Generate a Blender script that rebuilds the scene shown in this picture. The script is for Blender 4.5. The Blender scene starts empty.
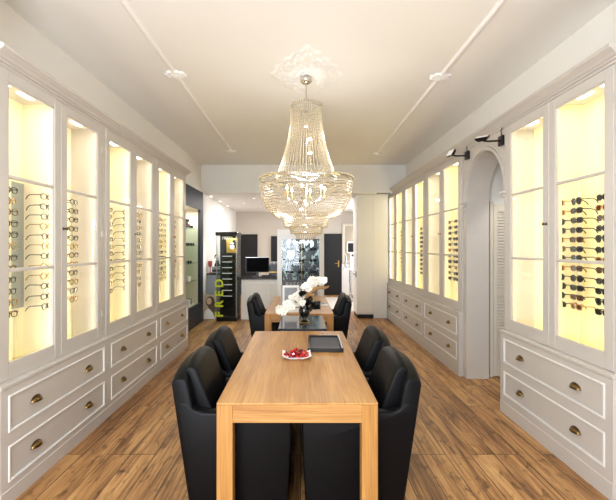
import bpy, bmesh, math, random
from mathutils import Vector, Matrix
random.seed(7)
S = bpy.context.scene
COL = S.collection
PI = math.pi
R = math.radians

# ------------------------------------------------------------------ materials
def srgb(r, g, b):
    f = lambda c: (c/255/12.92) if c/255 <= .04045 else ((c/255+.055)/1.055)**2.4
    return (f(r), f(g), f(b), 1)

def pmat(name, col, rough=.5, metal=0, spec=.5, var=.06, nscale=6, bump=0, bscale=60, coat=0, emit=0, ecol=None):
    m = bpy.data.materials.new(name); m.use_nodes = True
    nt = m.node_tree; b = nt.nodes['Principled BSDF']
    b.inputs['Roughness'].default_value = rough
    b.inputs['Metallic'].default_value = metal
    b.inputs['Specular IOR Level'].default_value = spec
    b.inputs['Coat Weight'].default_value = coat
    b.inputs['Coat Roughness'].default_value = .08
    tc = nt.nodes.new('ShaderNodeTexCoord')
    n = nt.nodes.new('ShaderNodeTexNoise'); n.inputs['Scale'].default_value = nscale; n.inputs['Detail'].default_value = 4
    nt.links.new(tc.outputs['Object'], n.inputs['Vector'])
    mx = nt.nodes.new('ShaderNodeMix'); mx.data_type = 'RGBA'
    mx.inputs[6].default_value = tuple(c*(1-var) for c in col[:3])+(1,)
    mx.inputs[7].default_value = tuple(min(1, c*(1+var)) for c in col[:3])+(1,)
    nt.links.new(n.outputs['Fac'], mx.inputs[0]); nt.links.new(mx.outputs[2], b.inputs['Base Color'])
    if bump:
        n2 = nt.nodes.new('ShaderNodeTexNoise'); n2.inputs['Scale'].default_value = bscale
        nt.links.new(tc.outputs['Object'], n2.inputs['Vector'])
        bp = nt.nodes.new('ShaderNodeBump'); bp.inputs['Strength'].default_value = bump; bp.inputs['Distance'].default_value = .004
        nt.links.new(n2.outputs['Fac'], bp.inputs['Height']); nt.links.new(bp.outputs['Normal'], b.inputs['Normal'])
    if emit:
        b.inputs['Emission Color'].default_value = ecol or col
        b.inputs['Emission Strength'].default_value = emit
    return m

def glassmat(name, tint=(1, 1, 1), refl=1.0, base=0.0):
    m = bpy.data.materials.new(name); m.use_nodes = True
    nt = m.node_tree; nt.nodes.clear()
    o = nt.nodes.new('ShaderNodeOutputMaterial'); mx = nt.nodes.new('ShaderNodeMixShader')
    t = nt.nodes.new('ShaderNodeBsdfTransparent'); t.inputs[0].default_value = tint+(1,)
    g = nt.nodes.new('ShaderNodeBsdfGlossy'); g.inputs['Roughness'].default_value = .01
    f = nt.nodes.new('ShaderNodeFresnel')
    ge = nt.nodes.new('ShaderNodeNewGeometry'); ior = nt.nodes.new('ShaderNodeMath'); ior.operation = 'MULTIPLY_ADD'
    ior.inputs[1].default_value = 1/1.45-1.45; ior.inputs[2].default_value = 1.45      # same facing ratio on both faces of a pane
    nt.links.new(ge.outputs['Backfacing'], ior.inputs[0]); nt.links.new(ior.outputs[0], f.inputs[0])
    mu = nt.nodes.new('ShaderNodeMath'); mu.operation = 'MULTIPLY_ADD'; mu.inputs[1].default_value = refl; mu.inputs[2].default_value = base
    nt.links.new(f.outputs[0], mu.inputs[0]); nt.links.new(mu.outputs[0], mx.inputs[0])
    nt.links.new(t.outputs[0], mx.inputs[1]); nt.links.new(g.outputs[0], mx.inputs[2]); nt.links.new(mx.outputs[0], o.inputs[0])
    return m

def woodmat(name, axis, dark, light, rough=.4, gscale=1.0, coat=0):
    """oak with the grain along the given axis"""
    m = bpy.data.materials.new(name); m.use_nodes = True
    nt = m.node_tree; b = nt.nodes['Principled BSDF']; b.inputs['Roughness'].default_value = rough
    b.inputs['Coat Weight'].default_value = coat; b.inputs['Coat Roughness'].default_value = .15
    tc = nt.nodes.new('ShaderNodeTexCoord'); mp = nt.nodes.new('ShaderNodeMapping')
    sc = [75*gscale]*3; sc[axis] = 2.6*gscale
    mp.inputs['Scale'].default_value = sc
    nt.links.new(tc.outputs['Object'], mp.inputs['Vector'])
    n = nt.nodes.new('ShaderNodeTexNoise'); n.inputs['Scale'].default_value = 1; n.inputs['Detail'].default_value = 6; n.inputs['Distortion'].default_value = .6
    nt.links.new(mp.outputs[0], n.inputs['Vector'])
    mp2 = nt.nodes.new('ShaderNodeMapping'); sc2 = [9*gscale]*3; sc2[axis] = .5; mp2.inputs['Scale'].default_value = sc2
    nt.links.new(tc.outputs['Object'], mp2.inputs['Vector'])
    n2 = nt.nodes.new('ShaderNodeTexNoise'); n2.inputs['Scale'].default_value = 1; n2.inputs['Detail'].default_value = 3
    nt.links.new(mp2.outputs[0], n2.inputs['Vector'])
    ad = nt.nodes.new('ShaderNodeMath'); ad.operation = 'ADD'
    nt.links.new(n.outputs['Fac'], ad.inputs[0]); nt.links.new(n2.outputs['Fac'], ad.inputs[1])
    cr = nt.nodes.new('ShaderNodeValToRGB')
    cr.color_ramp.elements[0].position = .36; cr.color_ramp.elements[0].color = dark
    cr.color_ramp.elements[1].position = .64; cr.color_ramp.elements[1].color = light
    hf = nt.nodes.new('ShaderNodeMath'); hf.operation = 'MULTIPLY'; hf.inputs[1].default_value = .5
    nt.links.new(ad.outputs[0], hf.inputs[0]); nt.links.new(hf.outputs[0], cr.inputs[0])
    nt.links.new(cr.outputs[0], b.inputs['Base Color'])
    return m

def floormat():
    m = bpy.data.materials.new('oak_plank_floor'); m.use_nodes = True
    nt = m.node_tree; N = nt.nodes.new; L = nt.links.new
    b = nt.nodes['Principled BSDF']
    tc = N('ShaderNodeTexCoord'); sp = N('ShaderNodeSeparateXYZ'); L(tc.outputs['Object'], sp.inputs[0])
    cb = N('ShaderNodeCombineXYZ'); L(sp.outputs[1], cb.inputs[0]); L(sp.outputs[0], cb.inputs[1])
    br = N('ShaderNodeTexBrick'); L(cb.outputs[0], br.inputs['Vector'])
    br.offset = .39; br.offset_frequency = 3; br.squash = 1
    br.inputs['Scale'].default_value = 1; br.inputs['Brick Width'].default_value = 1.65; br.inputs['Row Height'].default_value = .19
    br.inputs['Mortar Size'].default_value = .0032; br.inputs['Mortar Smooth'].default_value = .1; br.inputs['Bias'].default_value = 0
    br.inputs['Color1'].default_value = (0, 0, 0, 1); br.inputs['Color2'].default_value = (1, 1, 1, 1); br.inputs['Mortar'].default_value = (.5, .5, .5, 1)
    # grain, shifted per plank
    mu = N('ShaderNodeMath'); mu.operation = 'MULTIPLY'; mu.inputs[1].default_value = 37; L(br.outputs['Color'], mu.inputs[0])
    c2 = N('ShaderNodeCombineXYZ'); L(mu.outputs[0], c2.inputs[2])
    va = N('ShaderNodeVectorMath'); va.operation = 'ADD'; L(tc.outputs['Object'], va.inputs[0]); L(c2.outputs[0], va.inputs[1])
    def noise(scale, detail, dist, rough=.6):
        mp = N('ShaderNodeMapping'); mp.inputs['Scale'].default_value = scale; L(va.outputs[0], mp.inputs['Vector'])
        n = N('ShaderNodeTexNoise'); n.inputs['Scale'].default_value = 1; n.inputs['Detail'].default_value = detail
        n.inputs['Distortion'].default_value = dist; n.inputs['Roughness'].default_value = rough
        L(mp.outputs[0], n.inputs['Vector']); return n.outputs['Fac']
    g1 = noise((60, 1.6, 1), 6, .5); g2 = noise((9, .9, 1), 5, 1.0); g3 = noise((15, 6, 1), 3, .8)
    def math2(op, a, bb):
        n = N('ShaderNodeMath'); n.operation = op
        for i, v in enumerate((a, bb)):
            if isinstance(v, (int, float)): n.inputs[i].default_value = v
            else: L(v, n.inputs[i])
        return n.outputs[0]
    s = math2('ADD', math2('MULTIPLY', g1, .5), math2('MULTIPLY', g2, .5))
    s = math2('ADD', s, math2('MULTIPLY', math2('SUBTRACT', br.outputs['Color'], .5), .11))
    cr = N('ShaderNodeValToRGB'); L(s, cr.inputs[0])
    e = cr.color_ramp.elements
    e[0].position = .34; e[0].color = srgb(88, 58, 31)
    e[1].position = .66; e[1].color = srgb(212, 168, 110)
    x = e.new(.44); x.color = srgb(144, 99, 55)
    x = e.new(.54); x.color = srgb(186, 138, 84)
    # knots
    kn = N('ShaderNodeValToRGB'); L(g3, kn.inputs[0])
    kn.color_ramp.elements[0].position = .26; kn.color_ramp.elements[0].color = (.30, .25, .2, 1)
    kn.color_ramp.elements[1].position = .46; kn.color_ramp.elements[1].color = (1, 1, 1, 1)
    mk = N('ShaderNodeMix'); mk.data_type = 'RGBA'; mk.blend_type = 'MULTIPLY'; mk.inputs[0].default_value = 1
    L(cr.outputs[0], mk.inputs[6]); L(kn.outputs[0], mk.inputs[7])
    ms = N('ShaderNodeMix'); ms.data_type = 'RGBA'; L(br.outputs['Fac'], ms.inputs[0])
    L(mk.outputs[2], ms.inputs[6]); ms.inputs[7].default_value = srgb(52, 32, 16)
    L(ms.outputs[2], b.inputs['Base Color'])
    b.inputs['Roughness'].default_value = .42
    bp = N('ShaderNodeBump'); bp.inputs['Strength'].default_value = .25; bp.inputs['Distance'].default_value = .003
    h = math2('SUBTRACT', s, br.outputs['Fac']); L(h, bp.inputs['Height']); L(bp.outputs['Normal'], b.inputs['Normal'])
    return m

M = {}
M['paint'] = pmat('cabinet_paint', srgb(199, 193, 185), .38, var=.02, bump=.05, bscale=25)
M['paint_white'] = pmat('pale_paint', srgb(234, 232, 228), .32, var=.01)
M['ceiling'] = pmat('ceiling_plaster', srgb(246, 244, 240), .7, var=.015, nscale=2, bump=.05, bscale=12)
M['wall'] = pmat('wall_plaster', srgb(238, 235, 229), .65, var=.015, nscale=2)
M['wall_white'] = pmat('white_wall_paint', srgb(238, 237, 234), .6, var=.01)
M['wall_warm'] = pmat('back_wall_paint', srgb(196, 187, 175), .65, var=.02)
M['back_green'] = pmat('pale_green_backing', srgb(244, 241, 206), .5, var=.02)
M['back_cream'] = pmat('cream_backing', srgb(248, 238, 208), .5, var=.03)
M['back_yellow'] = pmat('yellow_backing', srgb(247, 236, 184), .5, var=.02)
M['lightstrip'] = pmat('lit_light_strip', (1, .93, .72, 1), .5, emit=6, ecol=(1, .9, .66, 1))
M['puck'] = pmat('lit_spot_diffuser', (1, .95, .85, 1), .5, emit=5, ecol=(1, .93, .78, 1))
M['glass'] = glassmat('clear_door_glass', (1, 1, 1), .45, 0)
M['glass_dark'] = glassmat('display_glass', (.96, .98, .98), .5, 0)
M['shelf_glass'] = glassmat('glass_shelf', (.80, .92, .88), .9, .05)
M['brass'] = pmat('antique_brass', srgb(120, 96, 58), .32, 1, var=.2, nscale=40)
M['steel'] = pmat('brushed_steel', srgb(190, 190, 190), .25, 1, var=.05)
M['chrome'] = pmat('polished_chrome', srgb(215, 210, 200), .08, 1, var=.02)
M['hinge'] = pmat('painted_hinge', srgb(200, 192, 180), .4, .3)
M['floor'] = floormat()
M['oak_y'] = woodmat('oak_tabletop', 1, srgb(158, 110, 56), srgb(198, 150, 90), .42)
M['oak_x'] = woodmat('oak_apron', 0, srgb(146, 98, 46), srgb(198, 150, 88), .45)
M['oak_z'] = woodmat('oak_leg', 2, srgb(140, 92, 40), srgb(190, 140, 76), .45)
M['leather'] = pmat('black_leather', srgb(7, 7, 9), .45, spec=.16, var=.15, nscale=8, bump=.25, bscale=180)
M['plinth_black'] = pmat('black_lacquer', srgb(16, 16, 18), .2, var=.1)
M['stone'] = pmat('dark_stone', srgb(52, 56, 62), .1, var=.25, nscale=30, coat=.4)
M['white_lacquer'] = pmat('white_lacquer', srgb(240, 240, 240), .25, var=.01)
M['slate'] = pmat('slate_blue_paint', srgb(40, 45, 56), .5, spec=.35, var=.08)
M['charcoal'] = pmat('charcoal_paint', srgb(20, 21, 23), .5, spec=.3, var=.08)
M['door_dark'] = pmat('dark_door_paint', srgb(24, 24, 26), .5, spec=.3, var=.05)
M['black_plastic'] = pmat('black_plastic', srgb(18, 18, 20), .3, var=.1)
M['screen'] = pmat('dark_screen', srgb(5, 5, 7), .6, spec=.05, var=.1)
M['ceramic_black'] = pmat('glossy_black_ceramic', srgb(9, 9, 11), .06, var=.1, coat=.6)
M['ceramic_white'] = pmat('white_porcelain', srgb(244, 244, 246), .15, var=.01, coat=.3)
M['grey_plate'] = pmat('mid_grey_plate', srgb(84, 86, 90), .4, var=.03)
M['lining'] = pmat('grey_cream_lining', srgb(216, 209, 192), .6, var=.02)
M['candy'] = pmat('red_candy_wrapper', srgb(196, 34, 30), .22, var=.25, nscale=60, coat=.5)
M['candy2'] = pmat('dark_red_candy_wrapper', srgb(128, 18, 20), .22, var=.3, nscale=60, coat=.5)
M['felt'] = pmat('grey_felt', srgb(88, 88, 92), .9, var=.08, nscale=120)
M['petal'] = pmat('white_petal', srgb(250, 246, 234), .55, var=.03, nscale=40)
M['petal_core'] = pmat('yellow_petal_centre', srgb(226, 196, 110), .5, var=.1)
M['black_leaf'] = pmat('black_silk_leaf', srgb(12, 12, 14), .4, var=.2)
M['drift'] = pmat('driftwood', srgb(176, 132, 82), .7, var=.3, nscale=30, bump=.5, bscale=60)
M['lime'] = pmat('lime_lettering', srgb(196, 206, 40), .5, var=.03)
M['gold'] = pmat('gold_trim', srgb(200, 160, 84), .3, .9, var=.1)
M['silver_letter'] = pmat('silver_lettering', srgb(222, 222, 222), .35, .2)
M['paper'] = pmat('white_paper', srgb(240, 240, 238), .6, var=.02)
M['grey_print'] = pmat('grey_print', srgb(150, 152, 156), .5, var=.5, nscale=14)
M['tan_print'] = pmat('sepia_print', srgb(190, 172, 150), .6, var=.15, nscale=8)
M['hair_print'] = pmat('brown_print', srgb(98, 74, 54), .6, var=.35, nscale=25)
M['skin_print'] = pmat('pale_print', srgb(214, 184, 158), .6, var=.05)
M['red'] = pmat('red_glaze', srgb(168, 70, 52), .3, var=.2)
M['grey_panel'] = pmat('grey_panel', srgb(150, 154, 160), .45, var=.03)
M['mirror'] = pmat('mirror_silver', srgb(225, 228, 228), .03, 1, var=.01)
M['mirror_blue'] = pmat('blue_grey_mirror', srgb(176, 186, 200), .06, .9, var=.02)
M['mirror_tan'] = pmat('tan_mirror', srgb(186, 172, 150), .2, .35, var=.03)
M['plum'] = pmat('plum_box', srgb(110, 54, 66), .4)
M['green'] = pmat('green_box', srgb(36, 120, 62), .4)
M['shutter'] = pmat('shutter_paint', srgb(214, 206, 190), .5, var=.03)
M['tan_leather'] = pmat('tan_case', srgb(206, 172, 112), .5, var=.1)
M['rod'] = pmat('frosted_acrylic', srgb(226, 216, 186), .3, var=.03)
# eyewear
M['ew_black'] = pmat('black_acetate', srgb(12, 11, 10), .3, spec=.3)
M['ew_brown'] = pmat('tortoise_acetate', srgb(96, 58, 26), .2, var=.5, nscale=120)
M['ew_amber'] = pmat('amber_acetate', srgb(182, 126, 58), .2, var=.3, nscale=120)
M['ew_green'] = pmat('olive_acetate', srgb(58, 60, 44), .2, var=.2)
M['ew_gold'] = pmat('gold_wire', srgb(176, 142, 84), .25, .8)
M['ew_grey'] = pmat('gunmetal_wire', srgb(86, 84, 80), .25, .7)
M['lens_dark'] = pmat('dark_lens', srgb(22, 23, 21), .45, spec=.08)
M['lens_brown'] = pmat('brown_lens', srgb(60, 42, 24), .45, spec=.08)
M['lens_clear'] = glassmat('clear_lens', (.95, .96, .94), .3, 0)

def beadmat():
    m = bpy.data.materials.new('crystal_beads'); m.use_nodes = True
    nt = m.node_tree; nt.nodes.clear(); N = nt.nodes.new; L = nt.links.new
    o = N('ShaderNodeOutputMaterial')
    d = N('ShaderNodeBsdfDiffuse'); d.inputs[0].default_value = (.74, .67, .53, 1)
    t = N('ShaderNodeBsdfTranslucent'); t.inputs[0].default_value = (.80, .72, .57, 1)
    g = N('ShaderNodeBsdfGlossy'); g.inputs['Roughness'].default_value = .14; g.inputs[0].default_value = (1, .95, .85, 1)
    tr = N('ShaderNodeBsdfTransparent'); tr.inputs[0].default_value = (1, .96, .88, 1)
    m1 = N('ShaderNodeMixShader'); m1.inputs[0].default_value = .5; L(d.outputs[0], m1.inputs[1]); L(t.outputs[0], m1.inputs[2])
    m2 = N('ShaderNodeMixShader'); m2.inputs[0].default_value = .34; L(m1.outputs[0], m2.inputs[1]); L(g.outputs[0], m2.inputs[2])
    m3 = N('ShaderNodeMixShader'); m3.inputs[0].default_value = .28; L(m2.outputs[0], m3.inputs[1]); L(tr.outputs[0], m3.inputs[2])
    L(m3.outputs[0], o.inputs[0]); return m
M['bead'] = beadmat()
M['flood_lens'] = pmat('lit_flood_lens', (1, .98, .93, 1), .4, emit=.05, ecol=(1, .98, .92, 1))
M['bulb'] = pmat('lit_bulb', (1, .9, .7, 1), .4, emit=14, ecol=(1, .86, .6, 1))

for k_ in ('puck', 'lightstrip', 'bulb', 'flood_lens'):
    try: M[k_].cycles.emission_sampling = 'NONE'      # their lamps carry the light
    except Exception: pass

def bwprint():
    m = bpy.data.materials.new('black_and_white_print'); m.use_nodes = True
    nt = m.node_tree; N = nt.nodes.new; L = nt.links.new; b = nt.nodes['Principled BSDF']; b.inputs['Roughness'].default_value = .25
    tc = N('ShaderNodeTexCoord'); mp = N('ShaderNodeMapping'); mp.inputs['Scale'].default_value = (7, 1, 4); L(tc.outputs['Object'], mp.inputs[0])
    n = N('ShaderNodeTexNoise'); n.inputs['Scale'].default_value = 1.6; n.inputs['Detail'].default_value = 7; n.inputs['Distortion'].default_value = 1.2; L(mp.outputs[0], n.inputs[0])
    cr = N('ShaderNodeValToRGB'); L(n.outputs['Fac'], cr.inputs[0])
    cr.color_ramp.elements[0].position = .52; cr.color_ramp.elements[0].color = (.008, .014, .016, 1)
    cr.color_ramp.elements[1].position = .59; cr.color_ramp.elements[1].color = (.75, .78, .8, 1)
    L(cr.outputs[0], b.inputs['Base Color']); return m
M['bw'] = bwprint()

# ------------------------------------------------------------------ mesh helpers
class MB:
    def __init__(s): s.bm = bmesh.new()
    def _xf(s, vs, mat):
        if mat is not None: bmesh.ops.transform(s.bm, matrix=mat, verts=vs)
    def box(s, x0, x1, y0, y1, z0, z1, bev=0, seg=2, mat=None):
        b = bmesh.new()
        vs = [b.verts.new(p) for p in ((x0,y0,z0),(x1,y0,z0),(x1,y1,z0),(x0,y1,z0),(x0,y0,z1),(x1,y0,z1),(x1,y1,z1),(x0,y1,z1))]
        for f in ((0,3,2,1),(4,5,6,7),(0,1,5,4),(1,2,6,5),(2,3,7,6),(3,0,4,7)): b.faces.new([vs[i] for i in f])
        if bev: bmesh.ops.bevel(b, geom=b.edges[:], offset=bev, segments=seg, profile=.5, affect='EDGES')
        return s.add(b, mat)
    def add(s, b, mat=None):
        if mat is not None: bmesh.ops.transform(b, matrix=mat, verts=b.verts[:])
        me = bpy.data.meshes.new('tmp'); b.to_mesh(me); b.free(); s.bm.from_mesh(me); bpy.data.meshes.remove(me); return s
    def loft(s, rings, caps=True, closed=True, bev=0, seg=2, mat=None, ang=30, loop=False):
        b = bmesh.new()
        V = [[b.verts.new(p) for p in r] for r in rings]; n = len(rings[0]); m = len(V)
        for i in range(m if loop else m-1):
            A, B = V[i], V[(i+1) % m]
            for j in range(n if closed else n-1):
                k = (j+1) % n; b.faces.new((A[j], A[k], B[k], B[j]))
        if caps and not loop: b.faces.new(V[0][::-1]); b.faces.new(V[-1])
        bmesh.ops.recalc_face_normals(b, faces=b.faces[:])
        if bev:
            es = [e for e in b.edges if len(e.link_faces) == 2 and e.calc_face_angle() > R(ang)]
            bmesh.ops.bevel(b, geom=es, offset=bev, segments=seg, profile=.5, affect='EDGES', clamp_overlap=True)
        return s.add(b, mat)
    def prism(s, pts, axis, a, b_, bev=0, seg=2, mat=None):
        def P(u, v, w):
            return {0: (w, u, v), 1: (u, w, v), 2: (u, v, w)}[axis]
        return s.loft([[P(u, v, a) for u, v in pts], [P(u, v, b_) for u, v in pts]], bev=bev, seg=seg, mat=mat, ang=20)
    def tube(s, pts, r, n=8, caps=True, mat=None, loop=False):
        pts = [Vector(p) for p in pts]; rs = r if isinstance(r, (list, tuple)) else [r]*len(pts)
        rings = []; up = None; m = len(pts)
        for i, p in enumerate(pts):
            if loop: t = pts[(i+1) % m]-pts[i-1]
            else: t = pts[min(i+1, m-1)]-pts[max(i-1, 0)]
            t.normalize()
            if up is None:
                up = Vector((0, 0, 1)) if abs(t.z) < .9 else Vector((1, 0, 0))
            a = t.cross(up); a.normalize(); c = a.cross(t); c.normalize(); up = c
            rings.append([p+(a*math.cos(2*PI*k/n)+c*math.sin(2*PI*k/n))*rs[i] for k in range(n)])
        return s.loft(rings, caps=caps, mat=mat, loop=loop)
    def lathe(s, prof, c=(0, 0, 0), n=24, caps=True, mat=None):
        return s.loft([[(c[0]+r*math.cos(2*PI*k/n), c[1]+r*math.sin(2*PI*k/n), c[2]+z) for k in range(n)] for r, z in prof], caps=caps, mat=mat)
    def cyl(s, a, b_, r, n=16): return s.tube([a, b_], r, n)
    def ball(s, c, rx, ry=None, rz=None, u=12, v=8, mat=None):
        b = bmesh.new(); bmesh.ops.create_uvsphere(b, u_segments=u, v_segments=v, radius=1)
        mt = Matrix.Translation(c) @ Matrix.Diagonal((rx, ry or rx, rz or rx, 1))
        if mat is not None: mt = mat @ mt
        return s.add(b, mt)
    def octa(s, c, r, h):
        x, y, z = c; b = s.bm
        v = [b.verts.new(p) for p in ((x+r,y,z),(x,y+r,z),(x-r,y,z),(x,y-r,z),(x,y,z+h),(x,y,z-h))]
        for i in range(4): b.faces.new((v[i], v[(i+1) % 4], v[4])); b.faces.new((v[(i+1) % 4], v[i], v[5]))
    def build(s, name, mat, parent=None, smooth=None, loc=None, rz=0):
        me = bpy.data.meshes.new(name); s.bm.to_mesh(me); s.bm.free()
        me.materials.append(M[mat] if isinstance(mat, str) else mat)
        if smooth:
            for p in me.polygons: p.use_smooth = True
            try: me.set_sharp_from_angle(angle=R(smooth))
            except Exception: pass
        o = bpy.data.objects.new(name, me); COL.objects.link(o)
        if parent: o.parent = parent
        if loc: o.location = loc
        if rz: o.rotation_euler.z = rz
        return o

def tag(o, label=None, cat=None, group=None, kind=None):
    if label: o['label'] = label
    if cat: o['category'] = cat
    if group: o['group'] = group
    if kind: o['kind'] = kind
    return o
def empty(name, loc, rz=0, label=None, cat=None, group=None):
    o = bpy.data.objects.new(name, None); COL.objects.link(o); o.empty_display_size = .1
    o.location = loc; o.rotation_euler.z = rz
    return tag(o, label, cat, group)
def struct(o): o['kind'] = 'structure'; return o
KIDS = {}
def copy_tree(o, parent=None):
    c = o.copy(); COL.objects.link(c)
    if parent: c.parent = parent
    for ch in list(o.children):
        if ch.name in bpy.data.objects: copy_tree(ch, c)
    return c
def text_mesh(txt, size, depth=.002, align='CENTER', bold=0):
    cu = bpy.data.curves.new('lettering', 'FONT'); cu.body = txt; cu.size = size; cu.extrude = depth; cu.offset = bold
    cu.align_x = align; cu.align_y = 'CENTER'
    o = bpy.data.objects.new('lettering', cu); COL.objects.link(o)
    bpy.context.view_layer.update()
    dg = bpy.context.evaluated_depsgraph_get()
    me = bpy.data.meshes.new_from_object(o.evaluated_get(dg)); bpy.data.objects.remove(o)
    return me
def lettering(txt, size, mat, parent, mtx, depth=.002, bold=0):
    me = text_mesh(txt, size, depth, bold=bold); me.transform(mtx); me.materials.clear(); me.materials.append(M[mat])
    o = bpy.data.objects.new('lettering', me); COL.objects.link(o); o.parent = parent; return o
STAND = Matrix.Rotation(R(90), 4, 'X')     # text in XZ facing -Y
def lamp(kind, name, loc, energy, color=(1, 1, 1), size=.1, size_y=None, rot=(0, 0, 0), parent=None, spot=None, blend=.5, spread=None):
    l = bpy.data.lights.new(name, kind); l.energy = energy; l.color = color
    if kind == 'AREA':
        l.size = size
        if size_y: l.shape = 'RECTANGLE'; l.size_y = size_y
        if spread: l.spread = spread
    else: l.shadow_soft_size = size
    if kind == 'SPOT': l.spot_size = spot; l.spot_blend = blend
    o = bpy.data.objects.new(name, l); COL.objects.link(o); o.location = loc; o.rotation_euler = rot
    if parent: o.parent = parent
    return o

# ------------------------------------------------------------------ the room
XL, XR, H = -2.2, 2.33, 3.45
YF, YB, YH = -.9, 14.3, 9.3          # front wall, back wall, header beam
HB = 2.83                            # ceiling of the back room
struct(MB().box(XL-.4, 3.7, YF-.1, YB+.1, -.1, 0).build('floor', 'floor'))
struct(MB().box(XL-.4, 3.7, YF-.1, YH, H, H+.1).build('ceiling', 'ceiling'))
w = MB().box(XL-.1, XL, YF, 7.16, 0, H).box(XL-.1, XL, 7.16, 9.06, 0, .40).box(XL-.1, XL, 7.16, 9.06, 2.46, H).box(XL-.1, XL, 9.06, YB, 0, H)
w.box(XL, -1.87, YF, 2.575, 0, H)
struct(w.build('wall_left', 'wall'))
w = MB().box(XR, XR+.1, YF, 4.19, 0, H).box(XR, XR+.1, 4.19, 5.30, 2.78, H).box(XR, XR+.1, 5.30, YB, 0, H)
w.box(2.03, XR, YF, 2.675, 0, H)
struct(w.build('wall_right', 'wall'))
w = MB().box(XR+.1, 3.6, 5.30, 5.40, 0, 2.88).box(XR+.1, 3.6, 4.09, 4.19, 0, 2.88).box(3.5, 3.6, 4.19, 5.30, 0, 2.88).box(XR+.1, 3.5, 4.19, 5.30, 2.78, 2.88)
struct(w.build('wall_passage', 'wall'))
struct(MB().box(XL, XR, YB, YB+.1, 0, HB).build('wall_back', 'wall_warm'))
struct(MB().box(XL, XR, YH, YH+.25, HB, H+.1).build('wall_header', 'wall_white'))
struct(MB().box(XL, XR, YH+.25, YB, HB, HB+.1).build('ceiling_back', 'wall_white'))
struct(MB().box(.6, XR, YB-.03, YB-.001, .10, 1.06).build('trim_5', 'wall_white'))
struct(MB().box(-1.48, .5, YB-.02, YB-.001, 0, .12).box(1.44, XR, YB-.035, YB-.001, 0, .10).build('baseboard_back', 'wall_white'))
# street front behind the camera with a shop window
w = MB().box(XL, XR, YF-.1, YF, 0, .5).box(XL, XR, YF-.1, YF, 3.1, H).box(XL, -1.5, YF-.1, YF, .5, 3.1).box(1.95, XR, YF-.1, YF, .5, 3.1)
struct(w.build('wall_front', 'wall'))
wf = MB()
for x in (-1.5, .2, 1.9): wf.box(x, x+.05, YF-.08, YF-.02, .5, 3.1)
wf.box(-1.5, 1.95, YF-.08, YF-.02, .5, .56).box(-1.5, 1.95, YF-.08, YF-.02, 3.04, 3.1)
wfo = struct(wf.build('window_1', 'wall_white'))
MB().box(-1.45, 1.9, YF-.055, YF-.05, .56, 3.04).build('window_pane', 'glass', wfo)

# cornices along the cabinet tops
def cornice(name, side, xb, z0, y0, y1, ret):
    prof = [(0, 0), (.012, .0), (.012, .018), (.024, .024), (.024, .036), (.036, .044), (.044, .058), (.060, .072), (.066, .080), (.078, .086), (.078, .105), (.070, .115), (0, .118)]
    s = side
    rings = [[(xb+s*(-o), y, z0+h) for o, h in prof] for y in (y0, y1)]
    # last ring mitred: profile also projects along y
    if ret: rings[-1] = [(xb-s*o, y1+o, z0+h) for o, h in prof]
    m = MB().loft(rings)
    m.box(min(xb, (XL if s < 0 else XR)), max(xb, (XL if s < 0 else XR)), y0, y1, z0, z0+.117)
    return struct(m.build(name, 'paint'))
cornice('trim_1', -1, -1.90, 2.778, 2.58, 6.9, True)
cornice('trim_2', 1, 2.05, 2.825, 2.68, 9.78, False)
# ceiling mouldings with small ornaments
def ceil_mould(name, x, y0, y1):
    m = MB().prism([(x-.024, H), (x-.018, H-.014), (x-.008, H-.022), (x+.008, H-.022), (x+.018, H-.014), (x+.024, H)], 1, y0, y1)
    return struct(m.build(name, 'ceiling'))
ceil_mould('trim_3', -1.315, YF, 8.0); ceil_mould('trim_4', 1.49, YF, 8.2)
def ornament(x, y, r, seed):
    rnd = random.Random(seed); m = MB()
    for k in range(8):
        a = 2*PI*k/8+.2
        m.ball((x+r*.58*math.cos(a), y+r*.58*math.sin(a), H-.006), r*.34, r*.24, .02, 10, 6)
    for k in range(8):
        a = 2*PI*k/8+.6
        m.ball((x+r*.3*math.cos(a), y+r*.3*math.sin(a), H-.008), r*.2, r*.2, .024, 8, 6)
    m.ball((x, y, H-.01), r*.22, r*.22, .03)
    return struct(m.build('ceiling_ornament', 'ceiling', smooth=60))
ornament(-1.315, 4.42, .13, 1); ornament(1.49, 4.48, .13, 2); ornament(-1.315, 7.95, .10, 3); ornament(1.49, 8.15, .10, 4)
# big plaster rosette
def rosette():
    cx, cy = .06, 4.42; nT, nR = 144, 22; rings = []
    for i in range(nR+1):
        t = i/nR; ring = []
        for k in range(nT):
            a = 2*PI*k/nT
            ca, sa = math.cos(a), math.sin(a)
            edge = 1/((abs(ca)**1.25+abs(sa)**1.25)**(1/1.25))       # rounded diamond
            edge *= 1+.05*math.cos(16*a)
            rr = .012+t*edge
            h = .008+.006*math.sin(t*22)*(.4+.6*abs(math.cos(8*a)))+.007*(math.sin(12*a+t*9)*math.sin(t*17+4*a))
            if t < .3: h = .018+.012*math.cos(t*60)
            if i == nR: h = 0
            ring.append((cx+.37*rr*ca, cy+.62*rr*sa, H-max(h, .001 if i == nR else .004)))
        rings.append(ring)
    m = MB().loft(rings, caps=False)
    for k in range(40):
        a = 2*PI*k/40; q = .72+.1*math.sin(k*2.1)
        edge = 1/((abs(math.cos(a))**1.25+abs(math.sin(a))**1.25)**.8)*q
        m.ball((cx+.37*edge*math.cos(a), cy+.62*edge*math.sin(a), H-.008), .024, .034, .011, 8, 5)
    return struct(m.build('ceiling_rosette', 'ceiling', smooth=50))
rosette()

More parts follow.
